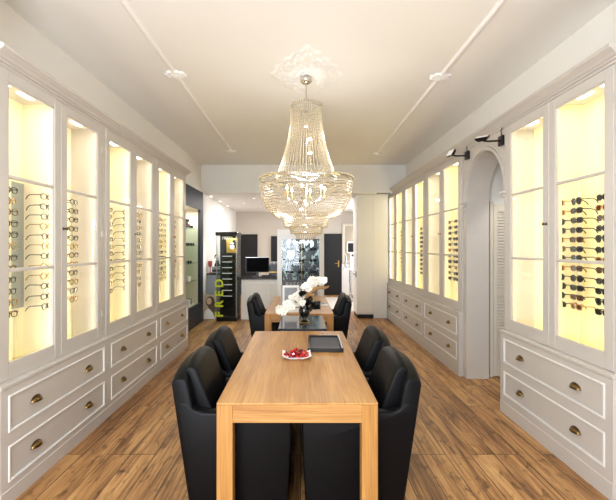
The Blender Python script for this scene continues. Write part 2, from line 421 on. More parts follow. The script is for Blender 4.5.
# arch panel between the right-hand cabinets
def arch():
    y0, y1, zs, zt = 4.196, 5.288, 2.185, 2.825
    c, r = 4.700, .490; n = 24
    m = MB(); x0, x1 = 2.05, XR
    arc = [(c-r*math.cos(PI*k/n), zs+(r+.02)*math.sin(PI*k/n)) for k in range(n+1)]
    for xx0, xx1, ex in ((x0, x1, 0),):
        for k in range(n):
            (ya, za), (yb, zb) = arc[k], arc[k+1]
            m.prism([(ya, za), (yb, zb), (yb, zt), (ya, zt)], 0, xx0, xx1)
        m.box(xx0, xx1, y0, c-r, 0, zt); m.box(xx0, xx1, c+r, y1, 0, zt)
    # raised moulding following the arch
    for o, q, t in ((.012, .045, .02), (.05, .07, .012)):
        inner = [(c-(r+o)*math.cos(PI*k/n), zs+(r+.02+o)*math.sin(PI*k/n)) for k in range(n+1)]
        outer = [(c-(r+q)*math.cos(PI*k/n), zs+(r+.02+q)*math.sin(PI*k/n)) for k in range(n+1)]
        rings = [[(x0, *inner[k]), (x0-t, *inner[k]), (x0-t, *outer[k]), (x0, *outer[k])] for k in range(n+1)]
        m.loft(rings)
    struct(m.build('wall_arch', 'paint'))
    m = MB()
    for yy in (c-r-.03, c+r+.03):
        m.box(x0-.055, x0, yy-.045, yy+.045, zs-.025, zs, .006).box(x0-.035, x0, yy-.03, yy+.03, zs-.06, zs-.025, .006).box(x0-.02, x0, yy-.018, yy+.018, zs-.11, zs-.06, .008)
    struct(m.build('trim_6', 'paint'))
arch()

# doors in the back wall
def back_door(name, x0, x1, z1, handle=True):
    y = YB
    d = struct(MB().box(x0+.03, x1-.03, y-.05, y-.006, 0.005, z1-.03, .004).build(name, 'door_dark'))
    MB().box(x0, x0+.03, y-.06, y-.001, 0, z1).box(x1-.03, x1, y-.06, y-.001, 0, z1).box(x0+.03, x1-.03, y-.06, y-.001, z1-.03, z1).build('door_frame', 'door_dark', d)
    if handle:
        h = MB().box(x1-.13, x1-.09, y-.056, y-.049, .95, 1.17, .004).cyl((x1-.11, y-.056, 1.07), (x1-.11, y-.10, 1.07), .008).cyl((x1-.11, y-.10, 1.07), (x1-.23, y-.10, 1.07), .009)
        h.build('door_handle', 'gold', d)
    return d
back_door('door_1', .62, 1.40, 2.08); back_door('door_2', -2.19, -1.46, 2.06, False); back_door('door_3', -1.0, -.10, 2.0, False)

# ------------------------------------------------------------------ display cabinets
CUP = None
def cup_pull(parent, x, y, z):
    """half dome cup pull in antique brass"""
    m = MB(); b = bmesh.new(); n, k = 14, 7
    rings = []
    for i in range(k+1):
        t = i/k*PI/2; ring = []
        for j in range(n+1):
            a = PI*j/n
            ring.append((.055*math.cos(a)*math.cos(t), -.034*math.sin(t), .035*math.sin(a)*math.cos(t)))
        rings.append(ring)
    m.loft(rings, caps=False, closed=False)
    m.loft([[(.061*math.cos(PI*j/n), y_, .041*math.sin(PI*j/n)) for j in range(n+1)] for y_ in (0, -.003)])
    return m.build('cup_pull', 'brass', parent, smooth=50, loc=(x, y, z))

CABC = (1, .94, .80)
def cabinet(side, y0, y1, dz, label, backs, energy, knob_on):
    """local: x along the width, front faces -y, depth into the wall is +y"""
    w = y1-y0
    if side < 0: root = empty('display_cabinet', (-1.84, y0, 0), R(90))        # local x = world y
    else: root = empty('display_cabinet', (1.99, y1, 0), R(-90))                # local x = -world y
    tag(root, label, 'cabinet', 'built-in display cabinets along both walls')
    D = .35 if side < 0 else .335
    zl = .77+dz
    c = MB()
    c.box(.001, w-.001, .022, D, 0, zl-.035)
    c.box(.001, .03, .06, D, zl, 2.775+dz).box(w-.03, w-.001, .06, D, zl, 2.775+dz)
    c.box(.03, w-.03, .075, D, 2.745+dz, 2.775+dz)
    c.build('carcass', 'paint', root)
    fb = MB()
    za_, zb_, zc_, zd_ = .14+dz, .37+dz, .455+dz, .69+dz
    fb.box(.001, .07, .004, .022, .1, zl-.035).box(w-.07, w-.001, .004, .022, .1, zl-.035)
    for q0, q1 in ((.1, za_), (zb_, zc_), (zd_, zl-.035)): fb.box(.07, w-.07, .004, .022, q0, q1)
    fb.build('face_board', 'paint', root)
    MB().prism([(0, 0), (.03, 0), (.03, .115+dz*.4), (.016, .115+dz*.4), (.0, .095+dz*.4)], 0, .0, w).build('plinth', 'paint', root)
    MB().box(0, w, .0, D, zl-.034, zl-.006, .006).box(.001, w-.001, .012, D, zl-.006, zl).build('ledge', 'paint', root)
    h = w/2
    MB().box(.03, h, D-.012, D-.002, zl, 2.745+dz).build('back_panel', backs[0], root)
    MB().box(h, w-.03, D-.012, D-.002, zl, 2.745+dz).build('back_panel', backs[1], root)
    MB().box(.03, w-.03, .10, D-.012, zl+.001, zl+.012).build('display_base', backs[0], root)
    MB().box(h-.009, h+.009, .085, D-.012, zl+.012, 2.745+dz).build('divider', backs[1], root)
    # lamps under the top of each half
    for a, b_ in ((.03, h), (h, w-.03)):
        mid = (a+b_)/2
        for q in (-.13, .13): MB().box(mid+q-.07, mid+q+.07, .15, .20, 2.733+dz, 2.745+dz, .003).build('spot_lamp', 'puck', root)
        lamp('AREA', 'cabinet_lamp', (mid, .175, 2.725+dz), energy*.45, CABC, .36, .05, (0, 0, 0), root)
        # upright light strips behind the door stiles wash the back panel
        for xs, rz in ((a+.012, -1), (b_-.012, 1)):
            MB().box(xs-.006, xs+.006, .080, .092, zl+.06, 2.70+dz).build('light_strip', 'lightstrip', root)
            lamp('AREA', 'cabinet_lamp', (xs-rz*-.0, .100, 1.74+dz), energy*1.7, CABC, .05, 1.85, (R(90), 0, R(rz*60)), root)
    # doors
    st_, dw = .04, (w-.08)/2
    # face frame
    for a, b_ in ((.001, st_-.001), (w-st_+.001, w-.001)): MB().box(a, b_, .045, .075, zl, 2.777+dz).build('face_frame', 'paint', root)
    for i in range(2):
        x0 = st_+i*dw+.0015; x1 = x0+dw-.003
        z0, z1 = .7725+dz, 2.772+dz; f = .084; zb, zt = .87+dz, 2.697+dz
        d = MB()
        d.box(x0, x0+f, .04, .072, z0, z1, .004, 1).box(x1-f, x1, .04, .072, z0, z1, .004, 1)
        d.box(x0+f, x1-f, .042, .070, z0, zb).box(x0+f, x1-f, .042, .070, zt, z1)
        q = (zt-zb)/3
        for k in (1, 2): d.box(x0+f, x1-f, .042, .068, zb+q*k-.012, zb+q*k+.012, .005, 1)
        # glazing bead
        for a, b_, c_, e in ((x0+f, x0+f+.01, zb, zt), (x1-f-.01, x1-f, zb, zt), (x0+f, x1-f, zb, zb+.01), (x0+f, x1-f, zt-.01, zt)):
            d.box(a, b_, .046, .066, c_, e)
        do = d.build('door', 'paint', root)
        MB().box(x0+f-.004, x1-f+.004, .054, .058, zb-.004, zt+.004).build('glass_pane', 'glass', do)
        hx = x0+.004 if i == 0 else x1-.004
        for zz in (1.0, 1.75, 2.55): MB().cyl((hx, .039, zz+dz-.028), (hx, .039, zz+dz+.028), .0045, 8).build('hinge', 'hinge', do)
        if i == knob_on:
            kx = x1-.03 if i == 0 else x0+.03
            k = MB().lathe([(.012, 0), (.012, .004), (.005, .006), (.005, .018), (.011, .024), (.013, .031), (.009, .037), (.002, .039)], n=14, mat=Matrix.Translation((kx, .04, 1.775+dz)) @ Matrix.Rotation(R(90), 4, 'X'))
            k.box(kx-.028, kx+.004, .012, .018, 1.768+dz, 1.782+dz, .003, 1)
            k.build('latch', 'brass', do, smooth=40)
    # drawers
    for za, zb in ((.14+dz, .37+dz), (.455+dz, .69+dz)):
        a, b_ = .07, w-.07
        fr = MB()
        o = .015
        for (xa, xb, zc, zd) in ((a, a+o, za, zb), (b_-o, b_, za, zb), (a+o, b_-o, za, za+o), (a+o, b_-o, zb-o, zb)):
            fr.box(xa, xb, -.003, .022, zc, zd, .004, 2)
        dr = MB().box(a+o+.004, b_-o-.004, .009, .024, za+o+.004, zb-o-.004).build('drawer', 'paint', root)
        fr.build('drawer_moulding', 'paint_white', dr)  # whiter than the fronts: light caught by the edges put into the colour
        for kx in (a+.22*(b_-a), a+.78*(b_-a)): cup_pull(dr, kx, .010, (za+zb)/2-.014)
    return root

LB, RB = ('back_green', 'back_cream'), ('back_yellow', 'back_yellow')
EL, ER = 1.5, 1.7
LZ, RZ = 0.0, .045
cabinet(-1, 2.58, 4.02, LZ, 'cream glazed cabinet on the left wall, nearest the camera', LB, EL, 1)
cabinet(-1, 4.02, 5.46, LZ, 'cream glazed cabinet in the middle of the left-hand row', LB, EL, 1)
cabinet(-1, 5.46, 6.90, LZ, 'cream glazed cabinet on the left wall beside the dark blue niche', LB, EL, 1)
cabinet(1, 2.68, 4.19, RZ, 'cream cabinet on the right wall, camera side of the arch', RB, ER, 0)
cabinet(1, 5.29, 6.83, RZ, 'cream cabinet on the right wall just beyond the arch', RB, ER, 0)
cabinet(1, 6.83, 8.30, RZ, 'cream cabinet in the middle of the right-hand row beyond the arch', RB, ER, 0)
cabinet(1, 8.30, 9.77, RZ, 'cream cabinet on the right wall, farthest, beside the white cupboard', RB, ER, 0)

# ------------------------------------------------------------------ eyewear
def eyewear_proto(sun, fm, lm, shape):
    root = empty('sunglasses' if sun else 'eyeglasses', (0, 0, 0))
    W = .028 if shape == 'round' else .029; Hh = {'round': .024, 'square': .020, 'aviator': .025}[shape]
    def outline(cx, k, sc=1.0):
        a = 2*PI*k/20; ca, sa = math.cos(a), math.sin(a)
        e = 2.0 if shape == 'round' else 3.0
        x = math.copysign(abs(ca)**(2/e), ca)*W*sc; z = math.copysign(abs(sa)**(2/e), sa)*Hh*sc
        if shape == 'aviator' and z < 0: x *= 1+.35*z/Hh
        return (cx+x, .006*abs(cx+x)/.07, z)
    f = MB(); t = .0038 if sun else .0034
    for s in (-1, 1): f.tube([outline(s*.036, k) for k in range(20)], t, 6, loop=True)
    f.tube([(-.009, 0, .006), (0, -.002, .010), (.009, 0, .006)], t, 6)
    for s in (-1, 1): f.box(min(s*.063, s*.071), max(s*.063, s*.071), .002, .012, .004, .014, .001, 1)
    f.build('frame', fm, root, smooth=60)
    for s in (-1, 1):
        l = MB().loft([[outline(s*.036, k, .97) for k in range(20)], [(p[0], p[1]+.002, p[2]) for p in [outline(s*.036, k, .97) for k in range(20)]]])
        l.build('lens', lm, root)
    for s in (-1, 1):
        tb = MB().tube([(s*.069, .008, .010), (s*.071, .05, .009), (s*.070, .092, .006), (s*.067, .112, -.008), (s*.064, .126, -.030)], [t*1.0, t*1.0, t*.95, t*1.1, t*1.0], 6)
        tb.build('temple', fm, root, smooth=60)
    return root
SUN = [(eyewear_proto(True, a, b, c), n) for a, b, c, n in (
    ('ew_black', 'lens_dark', 'square', 'black-framed sunglasses'), ('ew_brown', 'lens_brown', 'square', 'tortoiseshell sunglasses'),
    ('ew_black', 'lens_dark', 'round', 'round black sunglasses'), ('ew_amber', 'lens_brown', 'square', 'amber-framed sunglasses'),
    ('ew_green', 'lens_dark', 'aviator', 'olive-framed sunglasses'))]
OPT = [(eyewear_proto(False, a, 'lens_clear', c), n) for a, c, n in (
    ('ew_black', 'square', 'black-rimmed eyeglasses'), ('ew_gold', 'round', 'gold-rimmed eyeglasses'),
    ('ew_brown', 'square', 'brown-rimmed eyeglasses'), ('ew_grey', 'square', 'grey wire eyeglasses'))]
ORD = ['topmost', 'second from top', 'third from top', 'fourth from top', 'fifth from top', 'sixth from top',
       'sixth from bottom', 'fifth from bottom', 'fourth from bottom', 'third from bottom', 'second from bottom', 'lowest']
used = set()
def column(side, y, sun, seq, where, ztop, step, rows, group, skip=()):
    xr = -1.975 if side < 0 else 2.135
    out = 1 if side < 0 else -1
    zl = .782 if side < 0 else .827
    # the rod the frames hang on
    t = empty('eyewear_rod', (xr-out*.02, y, zl), 0, 'pale vertical eyewear rod, the %s' % where, 'display rod', 'eyewear rods in the cabinets')
    MB().tube([(0, 0, .19), (0, 0, ztop-zl+.14)], .0095, 8).ball((0, 0, ztop-zl+.14), .0098).ball((0, 0, .19), .0098).build('pole', 'rod', t, smooth=60)
    m = MB().box(-.004, .004, -.006, .006, .0, .19).box(-.02, .02, -.03, .03, 0, .006, .002, 1); m.build('stand', 'rod', t)
    pg = MB()
    for i in range(rows): pg.box(min(0, out*.02), max(0, out*.02), -.004, .004, ztop-i*step-zl+.004, ztop-i*step-zl+.010)
    pg.build('holder', 'rod', t)
    for i in range(rows):
        if i in skip: continue
        pro, nm = (SUN if sun else OPT)[seq[i % len(seq)]]
        o = pro if pro.name not in used else copy_tree(pro)
        used.add(pro.name)
        o.location = (xr+out*.004, y+random.uniform(-.004, .004), ztop-i*step+random.uniform(-.003, .003))
        o.rotation_euler = (R(random.uniform(-2, 5)), 0, (R(90) if side < 0 else R(-90))+R(random.uniform(-7, 7)))
        k = ORD[i] if i < rows/2 and i < 6 else ORD[12-rows+i]
        tag(o, '%s, %s on the %s' % (nm, k, where), 'sunglasses' if sun else 'glasses', group)

GR = 'sunglasses on rods in the right-hand cabinets'
GL = 'eyeglasses on rods in the left-hand cabinets'
column(1, 2.97, True, [0, 3, 1, 0, 4, 0, 3, 1, 0, 0, 4, 0], 'nearest rod on the right', 1.985, .0745, 12, GR)
column(1, 3.25, True, [4, 0, 0, 0, 1, 0, 4, 1, 2, 0, 1, 3], 'middle rod right of the arch', 1.985, .0745, 12, GR)
column(1, 3.46, True, [3, 3, 2, 0, 3, 1, 2, 3, 2, 2, 2, 0], 'half-hidden rod right of the arch', 1.985, .0745, 12, GR)
column(1, 5.78, True, [1, 0, 2, 0, 0, 1, 1, 0, 3, 0, 0], 'first rod beyond the arch', 1.985, .080, 11, GR)
column(1, 6.03, True, [1, 2, 0, 0, 1, 3, 0, 2, 1, 0, 0], 'second rod beyond the arch', 1.985, .080, 11, GR)
column(1, 7.43, True, [2, 0, 0, 1, 0, 0, 2, 0, 0, 1, 0], 'third rod beyond the arch', 1.95, .078, 11, GR)
column(1, 8.85, True, [0, 0, 2, 0, 1, 0, 2, 0, 0, 1, 0], 'farthest rod on the right', 1.95, .080, 11, GR)
column(-1, 2.86, False, [0, 1, 2, 0, 0, 1, 0, 2, 0, 3, 1, 2], 'leftmost rod in the photo', 2.02, .077, 12, GL)
column(-1, 3.27, False, [2, 0, 3, 1, 2, 1, 0, 1, 1, 0, 0, 0], 'second-nearest rod on the left', 2.02, .077, 12, GL, )
column(-1, 3.66, False, [0, 0, 0, 3, 0, 1, 2, 1, 0, 1, 3, 1], 'third-nearest rod on the left', 2.02, .077, 12, GL)
column(-1, 4.34, False, [2, 1, 0, 2, 3, 1, 2, 2, 2, 1, 1, 2], 'near rod in middle left cabinet', 2.02, .077, 12, GL)
column(-1, 4.76, False, [0, 0, 3, 0, 1, 0, 0, 3, 0, 2, 3, 3], 'central rod in middle left cabinet', 2.02, .077, 12, GL)
column(-1, 5.15, False, [1, 3, 1, 0, 1, 0, 0, 0, 1, 1, 3, 1], 'far rod in middle left cabinet', 2.02, .077, 12, GL)
column(-1, 5.96, False, [1, 2, 1, 3, 1, 1, 3, 0, 3, 0, 1, 1], 'near rod in cabinet by the niche', 2.02, .077, 12, GL)
column(-1, 6.23, False, [2, 0, 3, 2, 2, 1, 3, 0, 0, 3, 0, 1], 'central rod in cabinet by the niche', 2.02, .077, 12, GL)
column(-1, 6.57, False, [1, 2, 1, 1, 3, 1, 1, 3, 1, 1, 2, 1], 'far rod in cabinet by the niche', 2.02, .077, 12, GL)
for lst in (SUN, OPT):
    for p, n in lst:
        if p.name not in used: raise RuntimeError('unused prototype '+n)

# small things lying in the cabinets
m = empty('mirror_strip', (-2.174, 3.28, .783), 0, 'narrow tall mirror standing in the left cabinet nearest the camera', 'mirror')
MB().box(0, .006, -.12, .12, .38, 1.34).build('mirror_glass', 'mirror_blue', m)
MB().box(-.004, .0, -.122, .122, .375, 1.345).box(-.004, 0, -.10, -.08, 0, .375).box(-.004, 0, .08, .10, 0, .375).build('backing', 'rod', m)
def case(x, y, z, rz, mat, label, group=None):
    t = empty('glasses_case', (x, y, z), rz, label, 'glasses case', group)
    MB().box(-.08, .08, -.03, .03, 0, .018, .008, 3).build('base', mat, t, smooth=50)
    MB().box(-.08, .08, -.03, .03, .019, .038, .009, 3).build('lid', mat, t, smooth=50)
case(-2.05, 3.13, .783, R(70), 'tan_leather', 'tan glasses case on the floor of the nearest left cabinet')
case(-2.05, 4.80, .783, R(80), 'tan_leather', 'tan glasses case on the floor of the middle left cabinet')
# price card in the right cabinet
t = empty('price_card', (2.24, 3.62, .828), 0, 'small upright clear card holder in the cabinet right of the arch', 'card holder')
MB().box(-.002, .002, -.012, .012, .006, .14).build('card', 'rod', t); MB().box(-.015, .015, -.018, .018, 0, .006, .002, 1).build('foot', 'rod', t)

# ------------------------------------------------------------------ louvred shutter in the passage
t = empty('louvred_shutter', (2.615, 5.27, 0), 0, 'cream louvred folding shutter standing inside the arched passage', 'shutter')
def leaf(x0, x1):
    f = MB()
    f.box(x0, x0+.05, -.018, .018, .02, 2.17, .003, 1).box(x1-.05, x1, -.018, .018, .02, 2.17, .003, 1)
    for a, b_ in ((.02, .16), (1.02, 1.12), (2.07, 2.17)): f.box(x0+.05, x1-.05, -.018, .018, a, b_)
    fo = f.build('shutter_leaf', 'shutter', t)
    l = MB()
    for a, b_ in ((.16, 1.02), (1.12, 2.07)):
        n = int((b_-a)/.036)
        for k in range(n):
            z = a+(k+.5)*(b_-a)/n
            l.box(x0+.05, x1-.05, -.017, .017, -.003, .003, mat=Matrix.Translation((0, 0, z)) @ Matrix.Rotation(R(56), 4, 'X'))
    l.build('louvres', 'shutter', fo)
lamp('SPOT', 'passage_fill', (2.85, 4.42, 2.70), 34, (1, .96, .9), .05, rot=(R(32), 0, R(12)), spot=R(70), blend=.6)  # added spot without a fixture, brightens the shutter
leaf(-.20, .18); leaf(.19, .57)
MB().box(-.245, -.205, -.022, .022, .0, 2.20, .004, 1).build('post', 'shutter', t)

# ------------------------------------------------------------------ flood lights over the arch
def flood(y, z, tilt, yaw, label):
    t = empty('flood_light', (2.05, y, z), 0, label, 'spotlight', 'black flood lights above the arch')
    MB().box(-.035, 0, -.045, .045, -.05, .05, .005, 1).build('mount', 'black_plastic', t)
    MB().tube([(-.03, 0, 0), (-.15, 0, -.005), (-.20, 0, .0)], .010, 8).build('arm', 'black_plastic', t, smooth=60)
    mt = Matrix.Translation((-.21, 0, .02)) @ Matrix.Rotation(yaw, 4, 'Z') @ Matrix.Rotation(tilt, 4, 'Y') @ Matrix.Scale(.72, 4)
    h = MB().loft([[(-.03, -.05, -.04), (-.03, .05, -.04), (-.03, .05, .04), (-.03, -.05, .04)], [(.0, -.08, -.06), (.0, .08, -.06), (.0, .08, .06), (.0, -.08, .06)], [(.03, -.085, -.065), (.03, .085, -.065), (.03, .085, .065), (.03, -.085, .065)]], mat=mt)
    ho = h.build('head', 'black_plastic', t)
    MB().box(.0305, .034, -.078, .078, -.058, .058, mat=mt).build('lens_plate', 'flood_lens', ho)
    MB().tube([(-.02, -.01, .045), (-.03, -.015, .10), (-.005, -.01, .14)], .005, 6).build('cable', 'black_plastic', t, smooth=60)
flood(4.25, 2.705, R(-112), R(48), 'black flood light on the wall at the near side of the arch')
flood(5.12, 2.745, R(-148), R(14), 'black flood light on the wall at the far side of the arch')

# ------------------------------------------------------------------ tables
def table(y0, y1, label):
    x0, x1, z = -.47, .434, .757
    t = empty('oak_table', ((x0+x1)/2, (y0+y1)/2, 0), 0, label, 'table', 'oak consultation tables')
    hx, hy = (x1-x0)/2, (y1-y0)/2
    MB().box(-hx, hx, -hy, hy, z-.012, z, .003, 1).box(-hx+.092, hx-.092, -hy+.06, hy-.06, z-.04, z-.012).build('tabletop', 'oak_y', t)
    for s in (-1, 1):
        MB().box(-hx+.09, hx-.09, s*hy-(.05 if s > 0 else 0), s*hy+(0 if s > 0 else .05), z-.112, z-.012, .002, 1).build('apron', 'oak_x', t)
        MB().box(s*(hx-.05)-.018, s*(hx-.05)+.018, -hy+.09, hy-.09, z-.06, z-.012).build('side_rail', 'oak_y', t)
        for q in (-1, 1):
            xa, ya = s*(hx-.045), q*(hy-.045)
            MB().box(xa-.045, xa+.045, ya-.045, ya+.045, 0, z-.0125, .003, 1).build('leg', 'oak_z', t)
    return t
table(2.35, 4.36, 'long oak table in the foreground with a candy dish on top')
table(5.5, 7.45, 'oak table farther back behind the flowers')

# ------------------------------------------------------------------ chairs
def make_chair():
    root = empty('tub_chair', (0, 0, 0))
    n = 13
    def ring_set(fn, w): return [fn(-w+2*w*i/(n-1), abs(-1+2*i/(n-1))) for i in range(n)]
    def backsec(y, a):
        top = .835+.055*(1-a**2.2); sx = .014*a**4      # rounded in plan
        return [(-.25+sx, y, .03), (-.365+sx, y, top-.03), (-.345+sx, y, top), (-.285+sx, y, top), (-.265+sx, y, top-.03), (-.15+sx*.4, y, .30), (-.15+sx*.4, y, .03)]
    MB().loft(ring_set(backsec, .35), bev=.012, seg=3, ang=25).build('backrest', 'leather', root, smooth=50)
    for s in (-1, 1):
        pts = [(-.235, .03), (.345, .03), (.368, .45), (.372, .635), (-.17, .635), (-.215, .655), (-.25, .70), (-.315, .70), (-.32, .64)]
        MB().prism(pts, 1, min(s*.265, s*.352), max(s*.265, s*.352), bev=.016, seg=3).build('armrest', 'leather', root, smooth=50)
    MB().box(-.16, .345, -.262, .262, .03, .34, .01, 2).build('seat_base', 'leather', root, smooth=40)
    MB().box(-.15, .35, -.26, .26, .345, .455, .035, 4).build('seat_cushion', 'leather', root, smooth=50)
    def cush(y, a):
        top = .882+.05*(1-a**2.4)
        return [(-.165, y, .46), (-.255, y, .70), (-.300, y, top-.025), (-.285, y, top), (-.245, y, top), (-.215, y, top-.025), (-.135, y, .66), (-.055, y, .46)]
    MB().loft(ring_set(cush, .262), bev=.014, seg=3, ang=25).build('back_cushion', 'leather', root, smooth=50)
    for sx, sy in ((-.18, -.29), (-.18, .29), (.27, -.29), (.27, .29)):
        MB().box(sx-.025, sx+.025, sy-.025, sy+.025, 0, .032).build('foot', 'plinth_black', root)
    return root
CH = make_chair(); first = True
for x, y, rz, lab in ((-.425, 2.87, 0, 'black leather tub chair at left of foreground table, nearest the camera'),
                      (-.425, 3.66, 0, 'black leather tub chair at left of foreground table, second from camera'),
                      (.378, 2.87, PI, 'black leather tub chair at right of foreground table, nearest the camera'),
                      (.378, 3.66, PI, 'black leather tub chair at right of foreground table, second from camera'),
                      (-.425, 6.40, 0, 'black tub chair at the left of the far oak table'),
                      (.39, 6.40, PI, 'black tub chair at the right of the far oak table')):
    o = CH if first else copy_tree(CH); first = False
    o.location = (x, y, 0); o.rotation_euler.z = rz
    tag(o, lab, 'chair', 'black leather tub chairs at the tables')

# ------------------------------------------------------------------ things on the front table
TZ = .7572
t = empty('candy_dish', (-.03, 3.30, TZ), R(2), 'white porcelain dish with turned-up corners full of red candies', 'dish')
def dish():
    n = 12; m = MB(); b = bmesh.new(); g = []
    for thick in (0, .004):
        grid = []
        for i in range(n+1):
            row = []
            for j in range(n+1):
                u, v = -1+2*i/n, -1+2*j/n
                e = max(abs(u), abs(v)); z = .004+.016*max(0, e-.6)/.4+.022*(max(0, abs(u)-.6)/.4)*(max(0, abs(v)-.6)/.4)
                row.append(b.verts.new((u*.112, v*.085, z+thick)))
            grid.append(row)
        g.append(grid)
    for q, grid in enumerate(g):
        for i in range(n):
            for j in range(n):
                f = (grid[i][j], grid[i+1][j], grid[i+1][j+1], grid[i][j+1]); b.faces.new(f if q else f[::-1])
    for i in range(n):
        for a, c in (((i, 0), (i+1, 0)), ((i, n), (i+1, n)), ((0, i), (0, i+1)), ((n, i), (n, i+1))):
            b.faces.new((g[0][a[0]][a[1]], g[0][c[0]][c[1]], g[1][c[0]][c[1]], g[1][a[0]][a[1]]))
    bmesh.ops.recalc_face_normals(b, faces=b.faces[:])
    m.add(b); m.box(-.06, .06, -.045, .045, 0, .006, .002, 1)
    return m
dish().build('bowl', 'ceramic_white', t, smooth=50)
def candy(mat):
    root = empty('wrapped_candy', (0, 0, 0))
    MB().tube([(-.018, 0, 0), (-.013, 0, 0), (0, 0, 0), (.013, 0, 0), (.018, 0, 0)], [.004, .0105, .012, .0105, .004], 10).build('sweet', mat, root, smooth=60)
    for s in (-1, 1):
        w_ = MB()
        n = 10
        w_.loft([[(s*.016, .003*math.cos(2*PI*k/n), .003*math.sin(2*PI*k/n)) for k in range(n)], [(s*.036, .014*math.cos(2*PI*k/n)*(1 if k % 2 else .7), .012*math.sin(2*PI*k/n)*(1 if k % 2 else .6)) for k in range(n)]], caps=True)
        w_.build('twist', mat, root)
    return root
cp = [candy('candy'), candy('candy2')]; cu = [False, False]
k = 0
for lay, (nx, ny) in enumerate(((5, 3), (4, 2), (2, 1))):
    for i in range(nx):
        for j in range(ny):
            q = (i+j+lay) % 2
            o = copy_tree(cp[q]) if cu[q] else cp[q]; cu[q] = True
            o.location = (-.03+(i-(nx-1)/2)*.034+random.uniform(-.005, .005), 3.30+(j-(ny-1)/2)*.040+random.uniform(-.005, .005), TZ+.0215+lay*.021)
            o.rotation_euler = (0, R(random.uniform(-15, 15)), R(random.uniform(40, 140)))
            tag(o, 'red wrapped candy piled with others in the white dish' if q == 0 else 'dark red wrapped candy piled with others in the white dish', 'candy', 'bright red candies in the dish' if q == 0 else 'dark red candies in the dish')

t = empty('display_tray', (.215, 3.74, TZ), R(-1.5), 'black presentation tray lined with grey felt on the front table', 'tray')
f = MB()
TX, TY = .148, .26
f.box(-TX, -TX+.016, -TY, TY, .001, .034, .003, 1).box(TX-.016, TX, -TY, TY, .001, .034, .003, 1).box(-TX+.016, TX-.016, -TY, -TY+.016, .001, .034, .003, 1).box(-TX+.016, TX-.016, TY-.016, TY, .001, .034, .003, 1).box(-TX+.01, TX-.01, -TY+.01, TY-.01, 0, .008)
f.build('frame', 'black_plastic', t)
MB().box(-TX+.016, TX-.016, -TY+.016, TY-.016, .0085, .016).build('felt_lining', 'felt', t)
g = MB()
g.box(-TX+.005, -TX+.012, -TY+.005, TY-.005, .034, .036).box(TX-.012, TX-.005, -TY+.005, TY-.005, .034, .036).box(-TX+.012, TX-.012, TY-.012, TY-.005, .034, .036)
g.build('rim', 'chrome', t)

# ------------------------------------------------------------------ pedestal, vase, flowers
t = empty('pedestal_table', (.02, 4.93, 0), 0, 'white pedestal unit with a dark polished stone top between the tables', 'side table')
MB().box(-.235, .235, -.40, .40, .06, .728, .004, 1).build('body', 'white_lacquer', t)
MB().box(-.22, .22, -.385, .385, 0, .06).build('plinth', 'plinth_black', t)
MB().box(-.262, .262, -.43, .43, .73, .755, .004, 2).build('stone_top', 'stone', t)
VX, VY, VZ = .045, 4.86, .7553
t = empty('vase', (VX, VY, VZ), 0, 'glossy black baluster vase on the dark stone top', 'vase')
MB().lathe([(.001, .012), (.052, .012), (.054, .022), (.036, .034), (.026, .05), (.028, .062), (.052, .085), (.064, .115), (.066, .145), (.056, .175), (.046, .195), (.046, .215), (.056, .245), (.070, .272), (.066, .274), (.050, .245), (.040, .215)], n=32, caps=True).build('body', 'ceramic_black', t, smooth=50)
MB().lathe([(.001, 0), (.062, 0), (.065, .006), (.056, .0125), (.001, .0125)], n=32).build('foot_ring', 'gold', t, smooth=40)

fa = empty('flower_arrangement', (VX, VY, VZ+.235), 0, 'arching spray of white orchids with black leaves and driftwood in the vase', 'flowers')
def P(dx, dz, dy=0): return (dx, dy, dz)
# driftwood branch (coordinates relative to the vase mouth)
MB().tube([P(0, -.08), P(.0, .02, -.01), P(.05, .10, -.03), P(.11, .155, -.02), P(.18, .17, 0), P(.245, .168, .0), P(.285, .185, .01)], [.014, .016, .024, .022, .018, .015, .008], 8).tube([P(.05, .10, -.03), P(.10, .08, -.04), P(.12, .11, -.05)], [.018, .015, .008], 7).tube([P(0, .0, .0), P(-.06, -.05, -.05), P(-.15, -.055, -.06)], [.008, .007, .005], 6).build('branch', 'drift', fa, smooth=50)
st = MB()
ARC1 = [P(0, -.05), P(-.05, .07, -.02), P(-.12, .05, -.05), P(-.20, -.02, -.08), P(-.29, -.09, -.10)]
ARC2 = [P(0, -.05), P(-.01, .12, 0), P(.06, .22, 0), P(.15, .27, .0), P(.24, .25, .02)]
st.tube(ARC1, .004, 6).tube(ARC2, .004, 6).build('stem', 'drift', fa, smooth=50)
def blossom_mesh():
    m = MB()
    for k in range(5):
        a = 2*PI*k/5+PI/2; wide = .026 if k in (1, 4) else .017; ln = .046 if k in (1, 4) else .038
        rings = []
        for i in range(6):
            tt = i/5; rr = .004+tt*ln; ww = wide*math.sin(PI*min(.97, .12+tt*.86))
            z = .010*math.sin(tt*PI*.8)-.004*tt
            rings.append([(rr, -ww, z-.003), (rr, 0, z+.002), (rr, ww, z-.003), (rr, 0, z-.0015)])
        m.loft(rings, mat=Matrix.Rotation(a, 4, 'Z'))
    return m
bl0 = blossom_mesh().build('blossom', 'petal', fa, smooth=60)
co0 = MB().ball((0, 0, .006), .0045, .0045, .007, 8, 6).build('blossom_centre', 'petal_core', bl0, smooth=60)
pts = []
rnd = random.Random(3)
